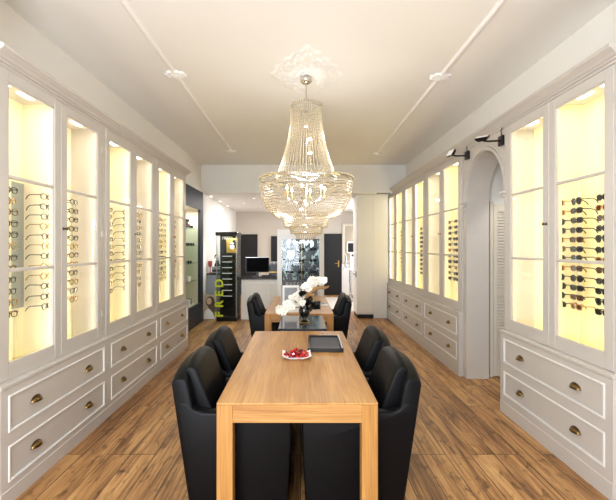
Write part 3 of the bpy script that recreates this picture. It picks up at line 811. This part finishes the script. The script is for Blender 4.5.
for c, n, s in ((P(-.245, -.075, -.12), 7, (.05, .03, .03)), (P(-.175, -.02, -.11), 6, (.045, .04, .03)), (P(-.115, .06, -.08), 7, (.045, .05, .03)), (P(-.06, .09, -.05), 5, (.035, .05, .03)), (P(-.03, .0, -.09), 2, (.01, .01, .01)),
                (P(.03, .19, -.04), 5, (.04, .035, .03)), (P(.10, .235, -.03), 7, (.045, .04, .03)), (P(.17, .25, -.02), 7, (.045, .04, .03)), (P(.225, .24, -.01), 3, (.02, .03, .02))):
    for i in range(n): pts.append(tuple(c[q]+rnd.uniform(-1, 1)*s[q] for q in range(3)))
for i, p in enumerate(pts):
    o = bl0 if i == 0 else copy_tree(bl0, fa)
    o.location = p
    o.rotation_euler = (R(90)+R(rnd.uniform(-40, 35)), R(rnd.uniform(-180, 180)) * .15, R(rnd.uniform(-50, 50)))
    s_ = rnd.uniform(.9, 1.15); o.scale = (s_, s_, s_)
def leaves(center, n, spread):
    m = MB()
    for i in range(n):
        mt = Matrix.Translation([center[q]+rnd.uniform(-1, 1)*spread[q] for q in range(3)]) @ Matrix.Rotation(rnd.uniform(0, 6.3), 4, 'Z') @ Matrix.Rotation(rnd.uniform(-1.3, 1.3), 4, 'X') @ Matrix.Rotation(rnd.uniform(-1.3, 1.3), 4, 'Y')
        m.loft([[(-.035+.07*i_/6, -w_, -.001), (-.035+.07*i_/6, 0, .003), (-.035+.07*i_/6, w_, -.001), (-.035+.07*i_/6, 0, -.002)] for i_, w_ in enumerate((.002, .014, .022, .025, .022, .014, .002))], mat=mt)
    return m.build('black_leaves', 'black_leaf', fa, smooth=60)
leaves(P(-.03, .115, -.11), 14, (.025, .035, .02)); leaves(P(.11, -.03, -.04), 30, (.055, .06, .04)); leaves(P(.04, .02, -.03), 16, (.06, .035, .04))
MB().tube([P(0, -.06), P(.03, .03, 0), P(.11, .0, -.02), P(.17, -.07, -.03), P(.19, -.075, -.03)], .004, 6).build('twig', 'black_leaf', fa)

# ------------------------------------------------------------------ things on the far table
t = empty('card_stand', (-.13, 5.62, TZ), R(4), 'white framed advertising card standing on the far oak table behind the flowers', 'card stand')
MB().box(-.11, -.085, -.008, .008, 0, .36, .002, 1).box(.085, .11, -.008, .008, 0, .36, .002, 1).box(-.085, .085, -.008, .008, .33, .36).box(-.085, .085, -.008, .008, 0, .12).build('frame', 'paper', t)
MB().box(-.085, .085, -.004, .006, .12, .33).build('picture', 'grey_print', t)
MB().box(-.13, -.112, -.01, .012, 0, .37).box(-.112, .112, .009, .013, 0, .358).build('backing', 'grey_panel', t)
t = empty('open_magazine', (.30, 6.35, TZ), R(10), 'open black and white magazine lying on the far oak table', 'magazine')
MB().box(-.10, -.001, -.14, .14, 0, .010, .002, 1).box(.001, .10, -.14, .14, 0, .012, .002, 1).build('pages', 'paper', t)
MB().box(-.09, -.01, -.12, .02, .0102, .0112).box(.01, .09, -.02, .12, .0122, .0132).build('printed_picture', 'black_plastic', t)

# ------------------------------------------------------------------ chandelier
CX, CY = .06, 4.45
ch = empty('crystal_chandelier', (CX, CY, H), 0, 'large crystal bead chandelier hanging from the plaster rosette', 'chandelier')
Z = lambda h: h-H
MB().lathe([(.001, -.001), (.062, -.001), (.066, -.02), (.058, -.045), (.035, -.062), (.012, -.068), (.001, -.068)], c=(0, 0, -.030), n=28).build('canopy', 'chrome', ch, smooth=50)
MB().cyl((0, 0, -.09), (0, 0, Z(2.0)), .008, 10).lathe([(.001, 0), (.02, .004), (.026, .02), (.02, .036), (.001, .04)], c=(0, 0, Z(3.17)), n=16).build('rod', 'chrome', ch, smooth=50)
def bead_ring(m, r, z, n, br, bh, tilt=0):
    for k in range(n):
        a = 2*PI*(k+tilt)/n; m.octa((r*math.cos(a), r*math.sin(a), z), br, bh)
def hoop(name, r, z0, z1):
    m = MB()
    m.loft([[(q*math.cos(2*PI*k/64), q*math.sin(2*PI*k/64), z) for q, z in ((r, z0), (r+.006, z0), (r+.006, z1), (r, z1))] for k in range(64)], loop=True)
    return m.build(name, 'chrome', ch)
hoop('crown_hoop', .158, Z(3.10), Z(3.125)); hoop('main_hoop', .488, Z(2.325), Z(2.345)); hoop('inner_hoop', .33, Z(2.335), Z(2.35))
for r_, z_, n_, b_ in ((.163, 3.128, 44, .010), (.495, 2.352, 110, .012)):
    m = MB(); bead_ring(m, r_, Z(z_), n_, b_, .016); m.build('hoop_beads', 'bead', ch)
# spokes and candle arms
m = MB()
for k in range(12):
    a = 2*PI*k/12; m.cyl((0, 0, Z(2.34)), (.488*math.cos(a), .488*math.sin(a), Z(2.335)), .004, 6)
for k in range(6):
    a = 2*PI*k/6+.3; m.tube([(0, 0, Z(2.12)), (.10*math.cos(a), .10*math.sin(a), Z(2.09)), (.19*math.cos(a), .19*math.sin(a), Z(2.12)), (.21*math.cos(a), .21*math.sin(a), Z(2.16))], .006, 6)
m.build('arms', 'chrome', ch)
# hanging bead skirt (concave)
def skirt_r(t):
    return .160+.17*(t**1.9)
m = MB(); ns, nb = 48, 44
for k in range(ns):
    a = 2*PI*k/ns
    for i in range(nb):
        t_ = (i+.5)/nb; r = skirt_r(t_)
        m.octa((r*math.cos(a), r*math.sin(a), Z(3.10-t_*.755)), .0072 if i % 2 else .0046, .0092)
m.build('bead_skirt', 'bead', ch)
# lower bowl in rows of beads
m = MB(); rows = 19
for i in range(rows):
    t_ = i/(rows-1); ang_ = t_*R(84)
    r = .25+.24*math.cos(ang_)
    z = 2.325-.385*math.sin(ang_)/math.sin(R(84))
    bead_ring(m, r, Z(z), int(r*270), .0092, .0098, .5*(i % 2))
m.build('bead_bowl', 'bead', ch)
for r0, r1, z0, z1, rows in ((.24, .225, 1.945, 1.845, 7), (.178, .16, 1.84, 1.775, 5), (.125, .09, 1.77, 1.72, 4)):
    m = MB()
    for i in range(rows):
        t_ = i/(rows-1); r = r0+(r1-r0)*t_; bead_ring(m, r, Z(z0+(z1-z0)*t_), int(r*270), .0092, .0095, .5*(i % 2))
    for q in range(1, 4):
        bead_ring(m, r1*(1-q*.22), Z(z1-.004), int(r1*(1-q*.22)*220), .0078, .007)
    m.build('bead_tier', 'bead', ch)
    hoop('tier_hoop', r0-.003, Z(z0+.006), Z(z0+.016))
for k in range(6):
    a = 2*PI*k/6+.3
    b_ = MB().tube([(0, 0, 0), (0, 0, .07)], .008, 10).build('candle_sleeve', 'gold', ch, loc=(.21*math.cos(a), .21*math.sin(a), Z(2.16)))
    MB().lathe([(.001, .07), (.007, .074), (.012, .085), (.011, .096), (.005, .11), (.001, .116)], n=12).build('bulb', 'bulb', b_, smooth=60)
for z_ in (2.62, 2.78, 2.92):
    b_ = MB().tube([(.02, 0, 0), (.035, 0, .0)], .010, 10).build('candle_sleeve', 'paper', ch, loc=(0, 0, Z(z_)), rz=z_*7)
    MB().ball((.05, 0, 0), .017, .014, .014).build('bulb', 'bulb', b_, smooth=60)
for z_ in (2.03, 2.08):
    b_ = MB().tube([(.02, 0, 0), (.035, 0, .0)], .010, 10).build('candle_sleeve', 'paper', ch, loc=(0, 0, Z(z_)), rz=-1.2+z_*30)
    MB().ball((.05, 0, 0), .017, .014, .014).build('bulb', 'bulb', b_, smooth=60)
lamp('POINT', 'chandelier_lamp', (.05, 0, Z(2.25)), 24, (1, .97, .93), .10, parent=ch)
lamp('POINT', 'chandelier_lamp', (.05, 0, Z(2.75)), 6, (1, .97, .93), .05, parent=ch)

# ------------------------------------------------------------------ dark blue niche unit
nx = -2.15
t = empty('niche_unit', (-2.15, 8.1, 0), 0, 'dark slate blue display niche at the end of the left wall', 'display niche')
y0, y1 = 6.93-8.1, 9.28-8.1; a0, a1 = 7.2-8.1, 9.0-8.1
MB().box(-.05, 0, y0, a0, 0, HB-.005).box(-.05, 0, a1, y1, 0, HB-.005).box(-.05, 0, a0, a1, 0, .43).box(-.05, 0, a0, a1, 2.43, HB-.005).build('front_frame', 'slate', t)
MB().box(-.40, -.38, a0, a1, .43, 2.43).box(-.38, -.05, a0-.02, a0, .41, 2.45).box(-.38, -.05, a1, a1+.02, .41, 2.45).box(-.38, -.05, a0, a1, .41, .43).box(-.38, -.05, a0, a1, 2.43, 2.45).build('lining', 'lining', t)
for z_ in (.93, 1.30, 1.66, 2.02):
    MB().box(-.37, -.06, a0+.005, a1-.005, z_-.008, z_).build('glass_shelf', 'shelf_glass', t)
MB().lathe([(.001, 0), (.04, 0), (.04, -.012), (.001, -.012)], c=(-.2, .3, 2.43), n=20).build('downlight', 'puck', t)
lamp('AREA', 'niche_lamp', (-.2, 0, 2.40), 20, (1, .95, .85), .25, 1.4, parent=t)
def shelf_thing(name, mb, mat, loc, label, cat, sub=None):
    r_ = empty(name, loc, 0, label, cat); mb.build(sub or 'body', mat, r_, smooth=40); return r_
NZ = [.43, .93, 1.30, 1.66, 2.02]
for i, (y, z_, w_, h_, mat, lab) in enumerate(((8.35, 2.021, .2, .07, 'plum', 'plum coloured box on the top glass shelf of the niche'), (8.3, 2.093, .17, .04, 'black_plastic', 'flat black box stacked on the plum box in the niche'),
        (8.55, .931, .16, .10, 'paper', 'white box on the lowest glass shelf of the niche'), (8.25, .931, .14, .13, 'slate', 'dark blue box on the lowest glass shelf of the niche'),
        (8.25, .431, .16, .16, 'green', 'green box on the floor of the niche'), (8.6, .431, .14, .11, 'paper', 'white box on the floor of the niche'), (8.8, .431, .1, .13, 'grey_panel', 'grey box on the floor of the niche'))):
    r_ = empty('gift_box', (-2.32, y, z_), R(i*4-10), lab, 'box')
    MB().box(-w_*.4, w_*.4, -w_/2, w_/2, 0, h_*.72, .002, 1).build('base', mat, r_); MB().box(-w_*.41, w_*.41, -w_*.51, w_*.51, h_*.72, h_, .002, 1).build('lid', mat, r_)
for y, z_, s_, lab in ((8.6, 2.021, 1, 'black sunglasses on the top glass shelf of the niche'), (8.35, 1.661, 1, 'black sunglasses at the near end of the niche third shelf'), (8.7, 1.661, 0, 'round black sunglasses on the niche third shelf'),
                        (8.5, 1.301, 0, 'black sunglasses on the second glass shelf of the niche'), (8.3, 2.135, 1, 'black sunglasses lying on the boxes in the niche')):
    o = copy_tree(SUN[0 if s_ else 2][0]); o.location = (-2.24, y, z_+.022); o.rotation_euler = (0, 0, R(75)); o.scale = (1.25, 1.25, 1.25); tag(o, lab, 'sunglasses', 'sunglasses in the dark niche')
t = empty('glasses_bust', (-2.33, 8.15, 1.661), 0, 'small black display bust on a glass shelf of the niche', 'display stand')
MB().lathe([(.001, 0), (.06, 0), (.06, .01), (.02, .02), (.018, .06), (.045, .10), (.05, .15), (.03, .19), (.001, .2)], n=20).build('body', 'ceramic_black', t, smooth=50)

# ------------------------------------------------------------------ black glass display tower
t = empty('display_tower', (-1.61, 9.42, 0), R(-4), 'tall black glass eyewear tower with yellow green lettering beside the counter', 'display case')
MB().box(-.225, .225, -.22, .22, 0, .10, .004, 1).build('base', 'plinth_black', t)
MB().box(-.24, .24, -.24, .24, 1.88, 1.96, .004, 1).build('top', 'plinth_black', t)
MB().box(-.225, .225, .19, .22, .10, 1.88).box(-.24, -.10, .17, .19, .1, 1.88).build('back_panel', 'black_plastic', t)
po = MB()
for sx in (-1, 1):
    for sy in (-1, 1): po.box(sx*.217-.008, sx*.217+.008, sy*.20-.008, sy*.20+.008, .10, 1.88)
po.build('corner_posts', 'steel', t)
MB().box(-.209, .209, -.211, -.206, .10, 1.88).box(-.224, -.219, -.19, .19, .10, 1.88).box(.219, .224, -.19, .19, .10, 1.88).build('glass_front', 'glass_dark', t)
for k in range(8):
    sh = MB().box(-.21, .21, -.19, .12, .55+k*.125, .556+k*.125).build('glass_shelf', 'shelf_glass', t)
    MB().box(-.10, .12, -.196, -.1905, .544+k*.125, .560+k*.125).build('highlight_strip', 'white_lacquer', sh)  # white strip painted in place of the bright highlights along each row
pp = MB().box(-.08, .17, .12, .135, 1.50, 1.83).build('picture', 'gold', t)
def disc(m, cx, cz, rx, rz, y, d=.003, n=24): return m.loft([[(cx+rx*math.cos(2*PI*k/n), yy, cz+rz*math.sin(2*PI*k/n)) for k in range(n)] for yy in (y, y-d)])
disc(MB(), .05, 1.66, .05, .08, .119).build('portrait_face', 'paper', pp)
m = disc(disc(MB(), .025, 1.68, .025, .018, .115), .08, 1.68, .025, .018, .115); disc(m, .10, 1.70, .055, .10, .1185, .001); m.build('portrait_hair', 'black_plastic', pp)
MB().box(-.20, .20, .13, .17, .12, 1.46).build('inner_panel', 'plinth_black', t)
for q, c in enumerate('FRED'):
    lettering(c, .25, 'lime', t, Matrix.Translation((-.155, -.2145, .15+q*.228)) @ Matrix.Rotation(R(-90), 4, 'Y') @ STAND, bold=.008)
lettering('FRED', .10, 'silver_letter', t, Matrix.Translation((.02, -.214, 1.82)) @ STAND)
lamp('AREA', 'tower_lamp', (0, -.08, 1.85), 6, (1, .95, .88), .3, .1, parent=t)
for k in range(8):
    o = copy_tree(OPT[(1, 3)[k % 2]][0]); o.location = (-1.61+.05, 9.36, .557+k*.125+.024); o.rotation_euler = (0, 0, R(-6))
    tag(o, '%s, %s in the black glass tower' % (OPT[(1, 3)[k % 2]][1], ORD[11-k] if k < 4 else ORD[7-k]), 'glasses', 'eyeglasses in the black tower')

# ------------------------------------------------------------------ side counter, poster
t = empty('side_counter', (-1.93, 10.05, 0), 0, 'grey side counter with black top behind the black tower', 'counter')
MB().box(-.26, .30, -.22, .35, 0, .98, .003, 1).build('body', 'grey_panel', t)
MB().box(-.262, .32, -.25, .36, .98, 1.01, .003, 1).build('worktop', 'plinth_black', t)
t = empty('coffee_machine', (-1.99, 9.98, 1.0105), 0, 'silver boxed machine standing on the grey side counter', 'machine')
MB().box(-.10, .12, -.12, .14, 0, .16, .01, 2).build('body', 'steel', t); MB().box(-.08, .10, -.126, -.12, .04, .09).build('panel', 'black_plastic', t)
t = empty('bust_display', (-1.98, 10.0, 1.171), 0, 'black and white bust on top of the silver machine', 'bust')
MB().lathe([(.001, 0), (.07, 0), (.07, .04), (.04, .10), (.045, .14)], n=18).build('body', 'black_plastic', t, smooth=50)
MB().ball((0, 0, .20), .055, .06, .075).build('head', 'paper', t, smooth=60)
MB().ball((-.02, .02, .225), .055, .055, .065).build('hair', 'black_plastic', t, smooth=60)
t = empty('red_vase', (-2.125, 9.88, 1.0105), 0, 'red glazed goblet vase on the grey side counter', 'vase')
MB().lathe([(.001, 0), (.035, 0), (.035, .012), (.012, .03), (.012, .14), (.042, .17), (.05, .23), (.046, .29), (.042, .29), (.038, .19)], n=20).build('body', 'red', t, smooth=50)
t = empty('poster_board', (-2.02, 9.44, 0), R(-1), 'sepia portrait poster with long brown hair leaning against the side counter', 'poster')
TL = Matrix.Rotation(R(-6), 4, 'X')
def tl(m, name, mat):
    bmesh.ops.transform(m.bm, matrix=TL, verts=m.bm.verts[:]); return m.build(name, mat, t)
tl(MB().box(-.165, .165, 0, .012, .01, .55), 'board', 'tan_print')
tl(disc(disc(MB(), -.02, .40, .10, .12, 0), .03, .24, .09, .20, 0), 'portrait_hair', 'hair_print')
tl(disc(MB(), -.045, .41, .055, .075, -.0035), 'portrait_face', 'skin_print')
tl(MB().loft([[(-.16, yy, .012), (.10, yy, .012), (.05, yy, .15), (-.05, yy, .25), (-.14, yy, .18)] for yy in (-.0035, -.006)]), 'portrait_shirt', 'paper')

# ------------------------------------------------------------------ reception counter
t = empty('reception_counter', (-.55, 9.75, 0), 0, 'white panelled reception counter with a black worktop at the back', 'counter')
MB().box(-.78, 1.0, -.30, .35, .08, .90).build('body', 'paint_white', t)
MB().box(-.78, 1.0, -.315, -.30, 0, .10).build('plinth', 'paint_white', t)
MB().box(-.79, 1.02, -.34, .38, .90, .945, .004, 2).build('worktop', 'stone', t)
for x0, x1 in ((-.70, -.22), (-.17, .30), (.35, .95)):
    m = MB()
    for a, b_, c_, d_ in ((x0, x0+.03, .16, .82), (x1-.03, x1, .16, .82), (x0+.03, x1-.03, .16, .19), (x0+.03, x1-.03, .79, .82)): m.box(a, b_, -.312, -.30, c_, d_, .004, 1)
    m.build('panel_moulding', 'paint_white', t)
t = empty('computer_monitor', (-.99, 9.66, .9455), R(6), 'flat black computer monitor on the reception counter', 'monitor')
MB().box(-.27, .27, -.02, .02, .10, .438, .006, 2).build('housing', 'black_plastic', t); MB().box(-.272, .272, -.022, .02, .438, .452, .003, 1).build('top_edge', 'steel', t); MB().box(-.255, .255, -.0225, -.019, .115, .435).build('screen', 'screen', t)
MB().box(-.03, .03, .02, .04, .01, .2).build('neck', 'black_plastic', t); MB().box(-.11, .11, -.09, .09, 0, .012, .003, 1).build('foot', 'black_plastic', t)
t = empty('keyboard', (-.72, 9.55, .9455), R(-5), 'dark low device lying on the reception counter', 'keyboard')
MB().box(-.16, .10, -.06, .06, 0, .04, .006, 2).build('body', 'black_plastic', t); MB().box(-.15, .09, -.05, .05, .04, .046).build('keys', 'charcoal', t)
t = empty('espresso_machine', (-.58, 9.78, .9455), 0, 'black machine with white cups on top beside the monitor', 'machine')
MB().box(-.15, .15, -.12, .12, 0, .10, .008, 2).box(-.15, .15, .02, .12, .10, .22, .008, 2).box(-.15, .15, -.12, .12, .22, .28, .008, 2).build('body', 'black_plastic', t)
MB().box(-.15, .15, -.124, -.12, .10, .115).build('trim_strip', 'gold', t)
cup = None
for i, x in enumerate((-.68, -.61, -.53, -.47)):
    if cup is None:
        o = cup = empty('white_cup', (0, 0, 0)); MB().lathe([(.001, 0), (.022, 0), (.034, .05), (.036, .065), (.032, .065), (.02, .006)], n=16).build('body', 'ceramic_white', o, smooth=50)
        MB().tube([(.033, 0, .05), (.052, 0, .045), (.052, 0, .025), (.029, 0, .02)], .004, 6).build('handle', 'ceramic_white', o, smooth=60)
    else: o = copy_tree(cup)
    o.location = (x, 9.75, 1.226); o.rotation_euler.z = i*.7
    tag(o, 'small white cup on top of the black machine', 'cup', 'white cups on the black machine')

# ------------------------------------------------------------------ white vitrine with logo plate
t = empty('white_vitrine', (0, 8.75, 0), 0, 'tall white framed vitrine with black and white backdrop behind the far table', 'display case')
xa, xb, yt = -.48, .485, 1.99
MB().box(xa, xa+.095, -.10, .22, 0, yt, .004, 1).box(xb-.095, xb, -.10, .22, 0, yt, .004, 1).box(xa+.095, xb-.095, -.10, .22, 1.80, yt).box(xa+.095, xb-.095, -.08, .22, 0, .12).build('frame', 'white_lacquer', t)
MB().box(xa+.095, xb-.095, .17, .21, .12, 1.80).build('backdrop', 'bw', t)
MB().box(xa+.095, xb-.095, -.095, -.07, .825, .95).build('logo_plate', 'grey_plate', t)
lettering('G U C C I', .078, 'silver_letter', t, Matrix.Translation((-.14, -.096, .872)) @ STAND)
MB().box(xa+.10, xa+.13, -.09, -.07, .12, .82).box(xb-.13, xb-.10, -.09, -.07, .12, .82).box(xa+.13, xb-.13, -.09, -.07, .77, .82).build('lower_frame', 'white_lacquer', t)
MB().box(xa+.13, xb-.13, -.075, -.06, .12, .77).build('picture', 'grey_print', t)
for z_ in (1.08, 1.32, 1.56): MB().box(xa+.096, xb-.096, -.08, .165, z_-.006, z_).build('glass_shelf', 'shelf_glass', t)
MB().box(xa+.096, xb-.096, -.093, -.089, .95, 1.80).build('glass_front', 'glass_dark', t)
MB().box(.02, .03, .15, .165, .95, 1.80).build('upright', 'gold', t)
lamp('AREA', 'vitrine_lamp', (0, .03, 1.79), 3, (.95, .98, 1), .6, .12, parent=t)
for z_, nm in ((1.0805, 'bottom'), (1.3205, 'middle'), (1.5605, 'top')):
    for x, pl in ((-.22, 'left'), (.02, 'centre'), (.26, 'right')):
        i = (0 if z_ < 1.2 else 2)
        o = copy_tree(SUN[i][0]); o.location = (x, 8.76, z_+.026); o.rotation_euler = (0, 0, R(random.uniform(-12, 12)))
        tag(o, 'black sunglasses at the %s of the %s shelf in the white vitrine' % (pl, nm), 'sunglasses', 'sunglasses in the white vitrine')

# ------------------------------------------------------------------ tall cupboard on the right
t = empty('tall_cupboard', (1.62, 9.9, 0), 0, 'tall white built-in cupboard at the far right with a dark kick plate', 'cupboard')
MB().box(-.33, .05, -.30, .36, .09, HB-.006).build('body', 'wall_white', t)
MB().box(-.315, .05, -.28, .36, 0, .09).build('kick_plate', 'charcoal', t)
MB().box(.055, .365, -.29, .36, 0, HB-.006).build('side_panel', 'wall_white', t)
MB().box(-.315, .04, -.312, -.301, .11, HB-.03, .003, 1).build('door', 'wall_white', t)
MB().tube([(-.33, -.2, 1.0), (-.38, -.2, 1.0), (-.38, -.1, 1.0), (-.38, .02, 1.0)], .012, 8).box(-.345, -.33, -.24, -.16, .93, 1.07, .003, 1).build('handle', 'steel', t, smooth=50)
struct(MB().box(1.70, 2.0, YH-.0, YH+.12, HB-.008, HB-.001).build('ceiling_vent', 'charcoal'))

# ------------------------------------------------------------------ mirror, picture, instrument at the back right
t = empty('wall_mirror', (1.66, YB-.04, 1.08), 0, 'tall white framed mirror on the back wall right of the dark door', 'mirror')
MB().box(-.24, -.15, -.03, .035, 0, 1.34, .008, 2).box(.15, .24, -.03, .035, 0, 1.34, .008, 2).box(-.15, .15, -.03, .035, 0, .09, .004, 1).box(-.15, .15, -.03, .035, 1.25, 1.34, .004, 1).build('frame', 'shutter', t)
MB().box(-.15, .15, 0, .02, .09, 1.25).build('mirror_glass', 'mirror_tan', t)
t = empty('eye_test_instrument', (1.50, 12.6, 0), 0, 'white optician instrument on a stand at the back right', 'instrument')
MB().lathe([(.001, 0), (.22, 0), (.22, .03), (.05, .06), (.03, .1), (.03, .95)], n=20).build('stand', 'steel', t, smooth=40)
MB().box(-.20, .20, -.16, .16, .95, .99, .006, 2).build('table_plate', 'white_lacquer', t)
MB().box(-.03, .17, -.12, .12, .99, 1.28, .02, 3).box(-.02, .14, -.10, .10, 1.28, 1.46, .03, 3).build('head_unit', 'white_lacquer', t, smooth=50)
MB().tube([(-.14, 0, .99), (-.15, 0, 1.15), (-.12, 0, 1.30), (-.16, 0, 1.42)], [.03, .035, .03, .02], 10).build('chin_rest', 'steel', t, smooth=50)
disc(MB(), .05, 1.38, .035, .035, -.101, .01).build('eyepiece', 'black_plastic', t)
MB().tube([(-.05, -.1, .97), (-.06, -.18, .6), (-.0, -.2, .25), (.08, -.15, .04)], .006, 6).build('cable', 'black_plastic', t, smooth=60)
t = empty('picture_frame', (1.72, 13.3, 1.22), 0, 'small white picture frame in front of the wall mirror', 'picture frame')
t.location = (1.70, YB-.10, 1.42)
MB().box(-.14, -.10, -.015, .015, 0, .40).box(.10, .14, -.015, .015, 0, .40).box(-.10, .10, -.015, .015, 0, .04).box(-.10, .10, -.015, .015, .34, .40).build('frame', 'paper', t)
MB().box(-.10, .10, -.006, .012, .04, .34).build('picture', 'charcoal', t)

# pale sheet on the back room floor, strong light put into its colour
tag(MB().box(.55, 1.95, 10.6, 13.6, .0005, .010, .003, 1).build('bright_floor_sheet', 'wall_warm'), 'pale flat sheet standing in for the brightly lit floor of the back room', 'floor patch')

# ------------------------------------------------------------------ downlights of the back room
for i, (x, y, lab) in enumerate(((-1.15, 10.35, 'first'), (-1.55, 11.4, 'second'), (-1.2, 12.6, 'third'), (.6, 10.6, 'fourth'), (.9, 12.2, 'fifth'))):
    t = empty('downlight', (x, y, HB), 0, 'small round recessed downlight in the back room ceiling', 'ceiling light', 'recessed downlights in the back room')
    MB().lathe([(.026, -.001), (.036, -.001), (.036, -.008), (.026, -.008)], n=20, caps=False).build('ring', 'white_lacquer', t); MB().lathe([(.001, -.002), (.025, -.002), (.025, -.005), (.001, -.005)], n=20).build('diffuser', 'puck', t)
    lamp('AREA', 'downlight_lamp', (0, 0, -.012), 15, (1, .98, .96), .12, parent=t)
for y in (9.95, 11.05, 12.2):
    t = empty('wall_washer', (-2.12, y, HB), 0, 'small recessed wall-washing light close to the left back wall', 'ceiling light', 'wall washers along the left back wall')
    MB().lathe([(.001, -.002), (.028, -.002), (.028, -.006), (.001, -.006)], n=20).build('diffuser', 'puck', t)
    lamp('SPOT', 'washer_lamp', (0, 0, -.02), 60, (1, .94, .82), .02, rot=(0, R(-4), 0), parent=t, spot=R(34), blend=.7)

# ------------------------------------------------------------------ light, world, camera
w2 = MB()
for a in (11.0, 12.0, 13.0): w2.box(XR-.05, XR-.001, a, a+.05, .9, 2.5)
w2.box(XR-.05, XR-.001, 11.05, 13, .9, .95).box(XR-.05, XR-.001, 11.05, 13, 2.45, 2.5)
struct(w2.build('added_window', 'wall_white'))  # unseen frame on the solid wall, added to go with the area light
lamp('AREA', 'back_room_fill', (XR-.06, 12.02, 1.7), 70, (.86, .92, 1), 1.9, 1.5, rot=(R(90), 0, R(90)))  # added area light, put in to brighten the back room and far ceiling
lamp('AREA', 'shop_window_daylight', (-.75, YF+.06, 1.8), 190, (.84, .91, 1), 1.4, 2.4, rot=(R(90), 0, R(-4)))
wd = bpy.data.worlds.new('World'); S.world = wd; wd.use_nodes = True
wd.node_tree.nodes['Background'].inputs[0].default_value = (.75, .85, 1, 1); wd.node_tree.nodes['Background'].inputs[1].default_value = .6

cam = bpy.data.cameras.new('camera'); co = bpy.data.objects.new('camera', cam); COL.objects.link(co)
co.location = (0, 0, 1.63); co.rotation_euler = (R(90), 0, 0)
cam.sensor_fit = 'HORIZONTAL'; cam.sensor_width = 36; cam.lens = 420*36/616
cam.shift_x = 7.5/616; cam.shift_y = -3/616; cam.clip_start = .05
S.camera = co
S.view_settings.view_transform = 'Standard'; S.view_settings.look = 'None'
S.view_settings.exposure = .1; S.view_settings.gamma = 1; S.view_settings.use_curve_mapping = False
S.cycles.use_denoising = True
S.cycles.max_bounces = 10; S.cycles.transparent_max_bounces = 24; S.cycles.diffuse_bounces = 5
S.cycles.caustics_reflective = False; S.cycles.caustics_refractive = False
S.cycles.sample_clamp_indirect = 6
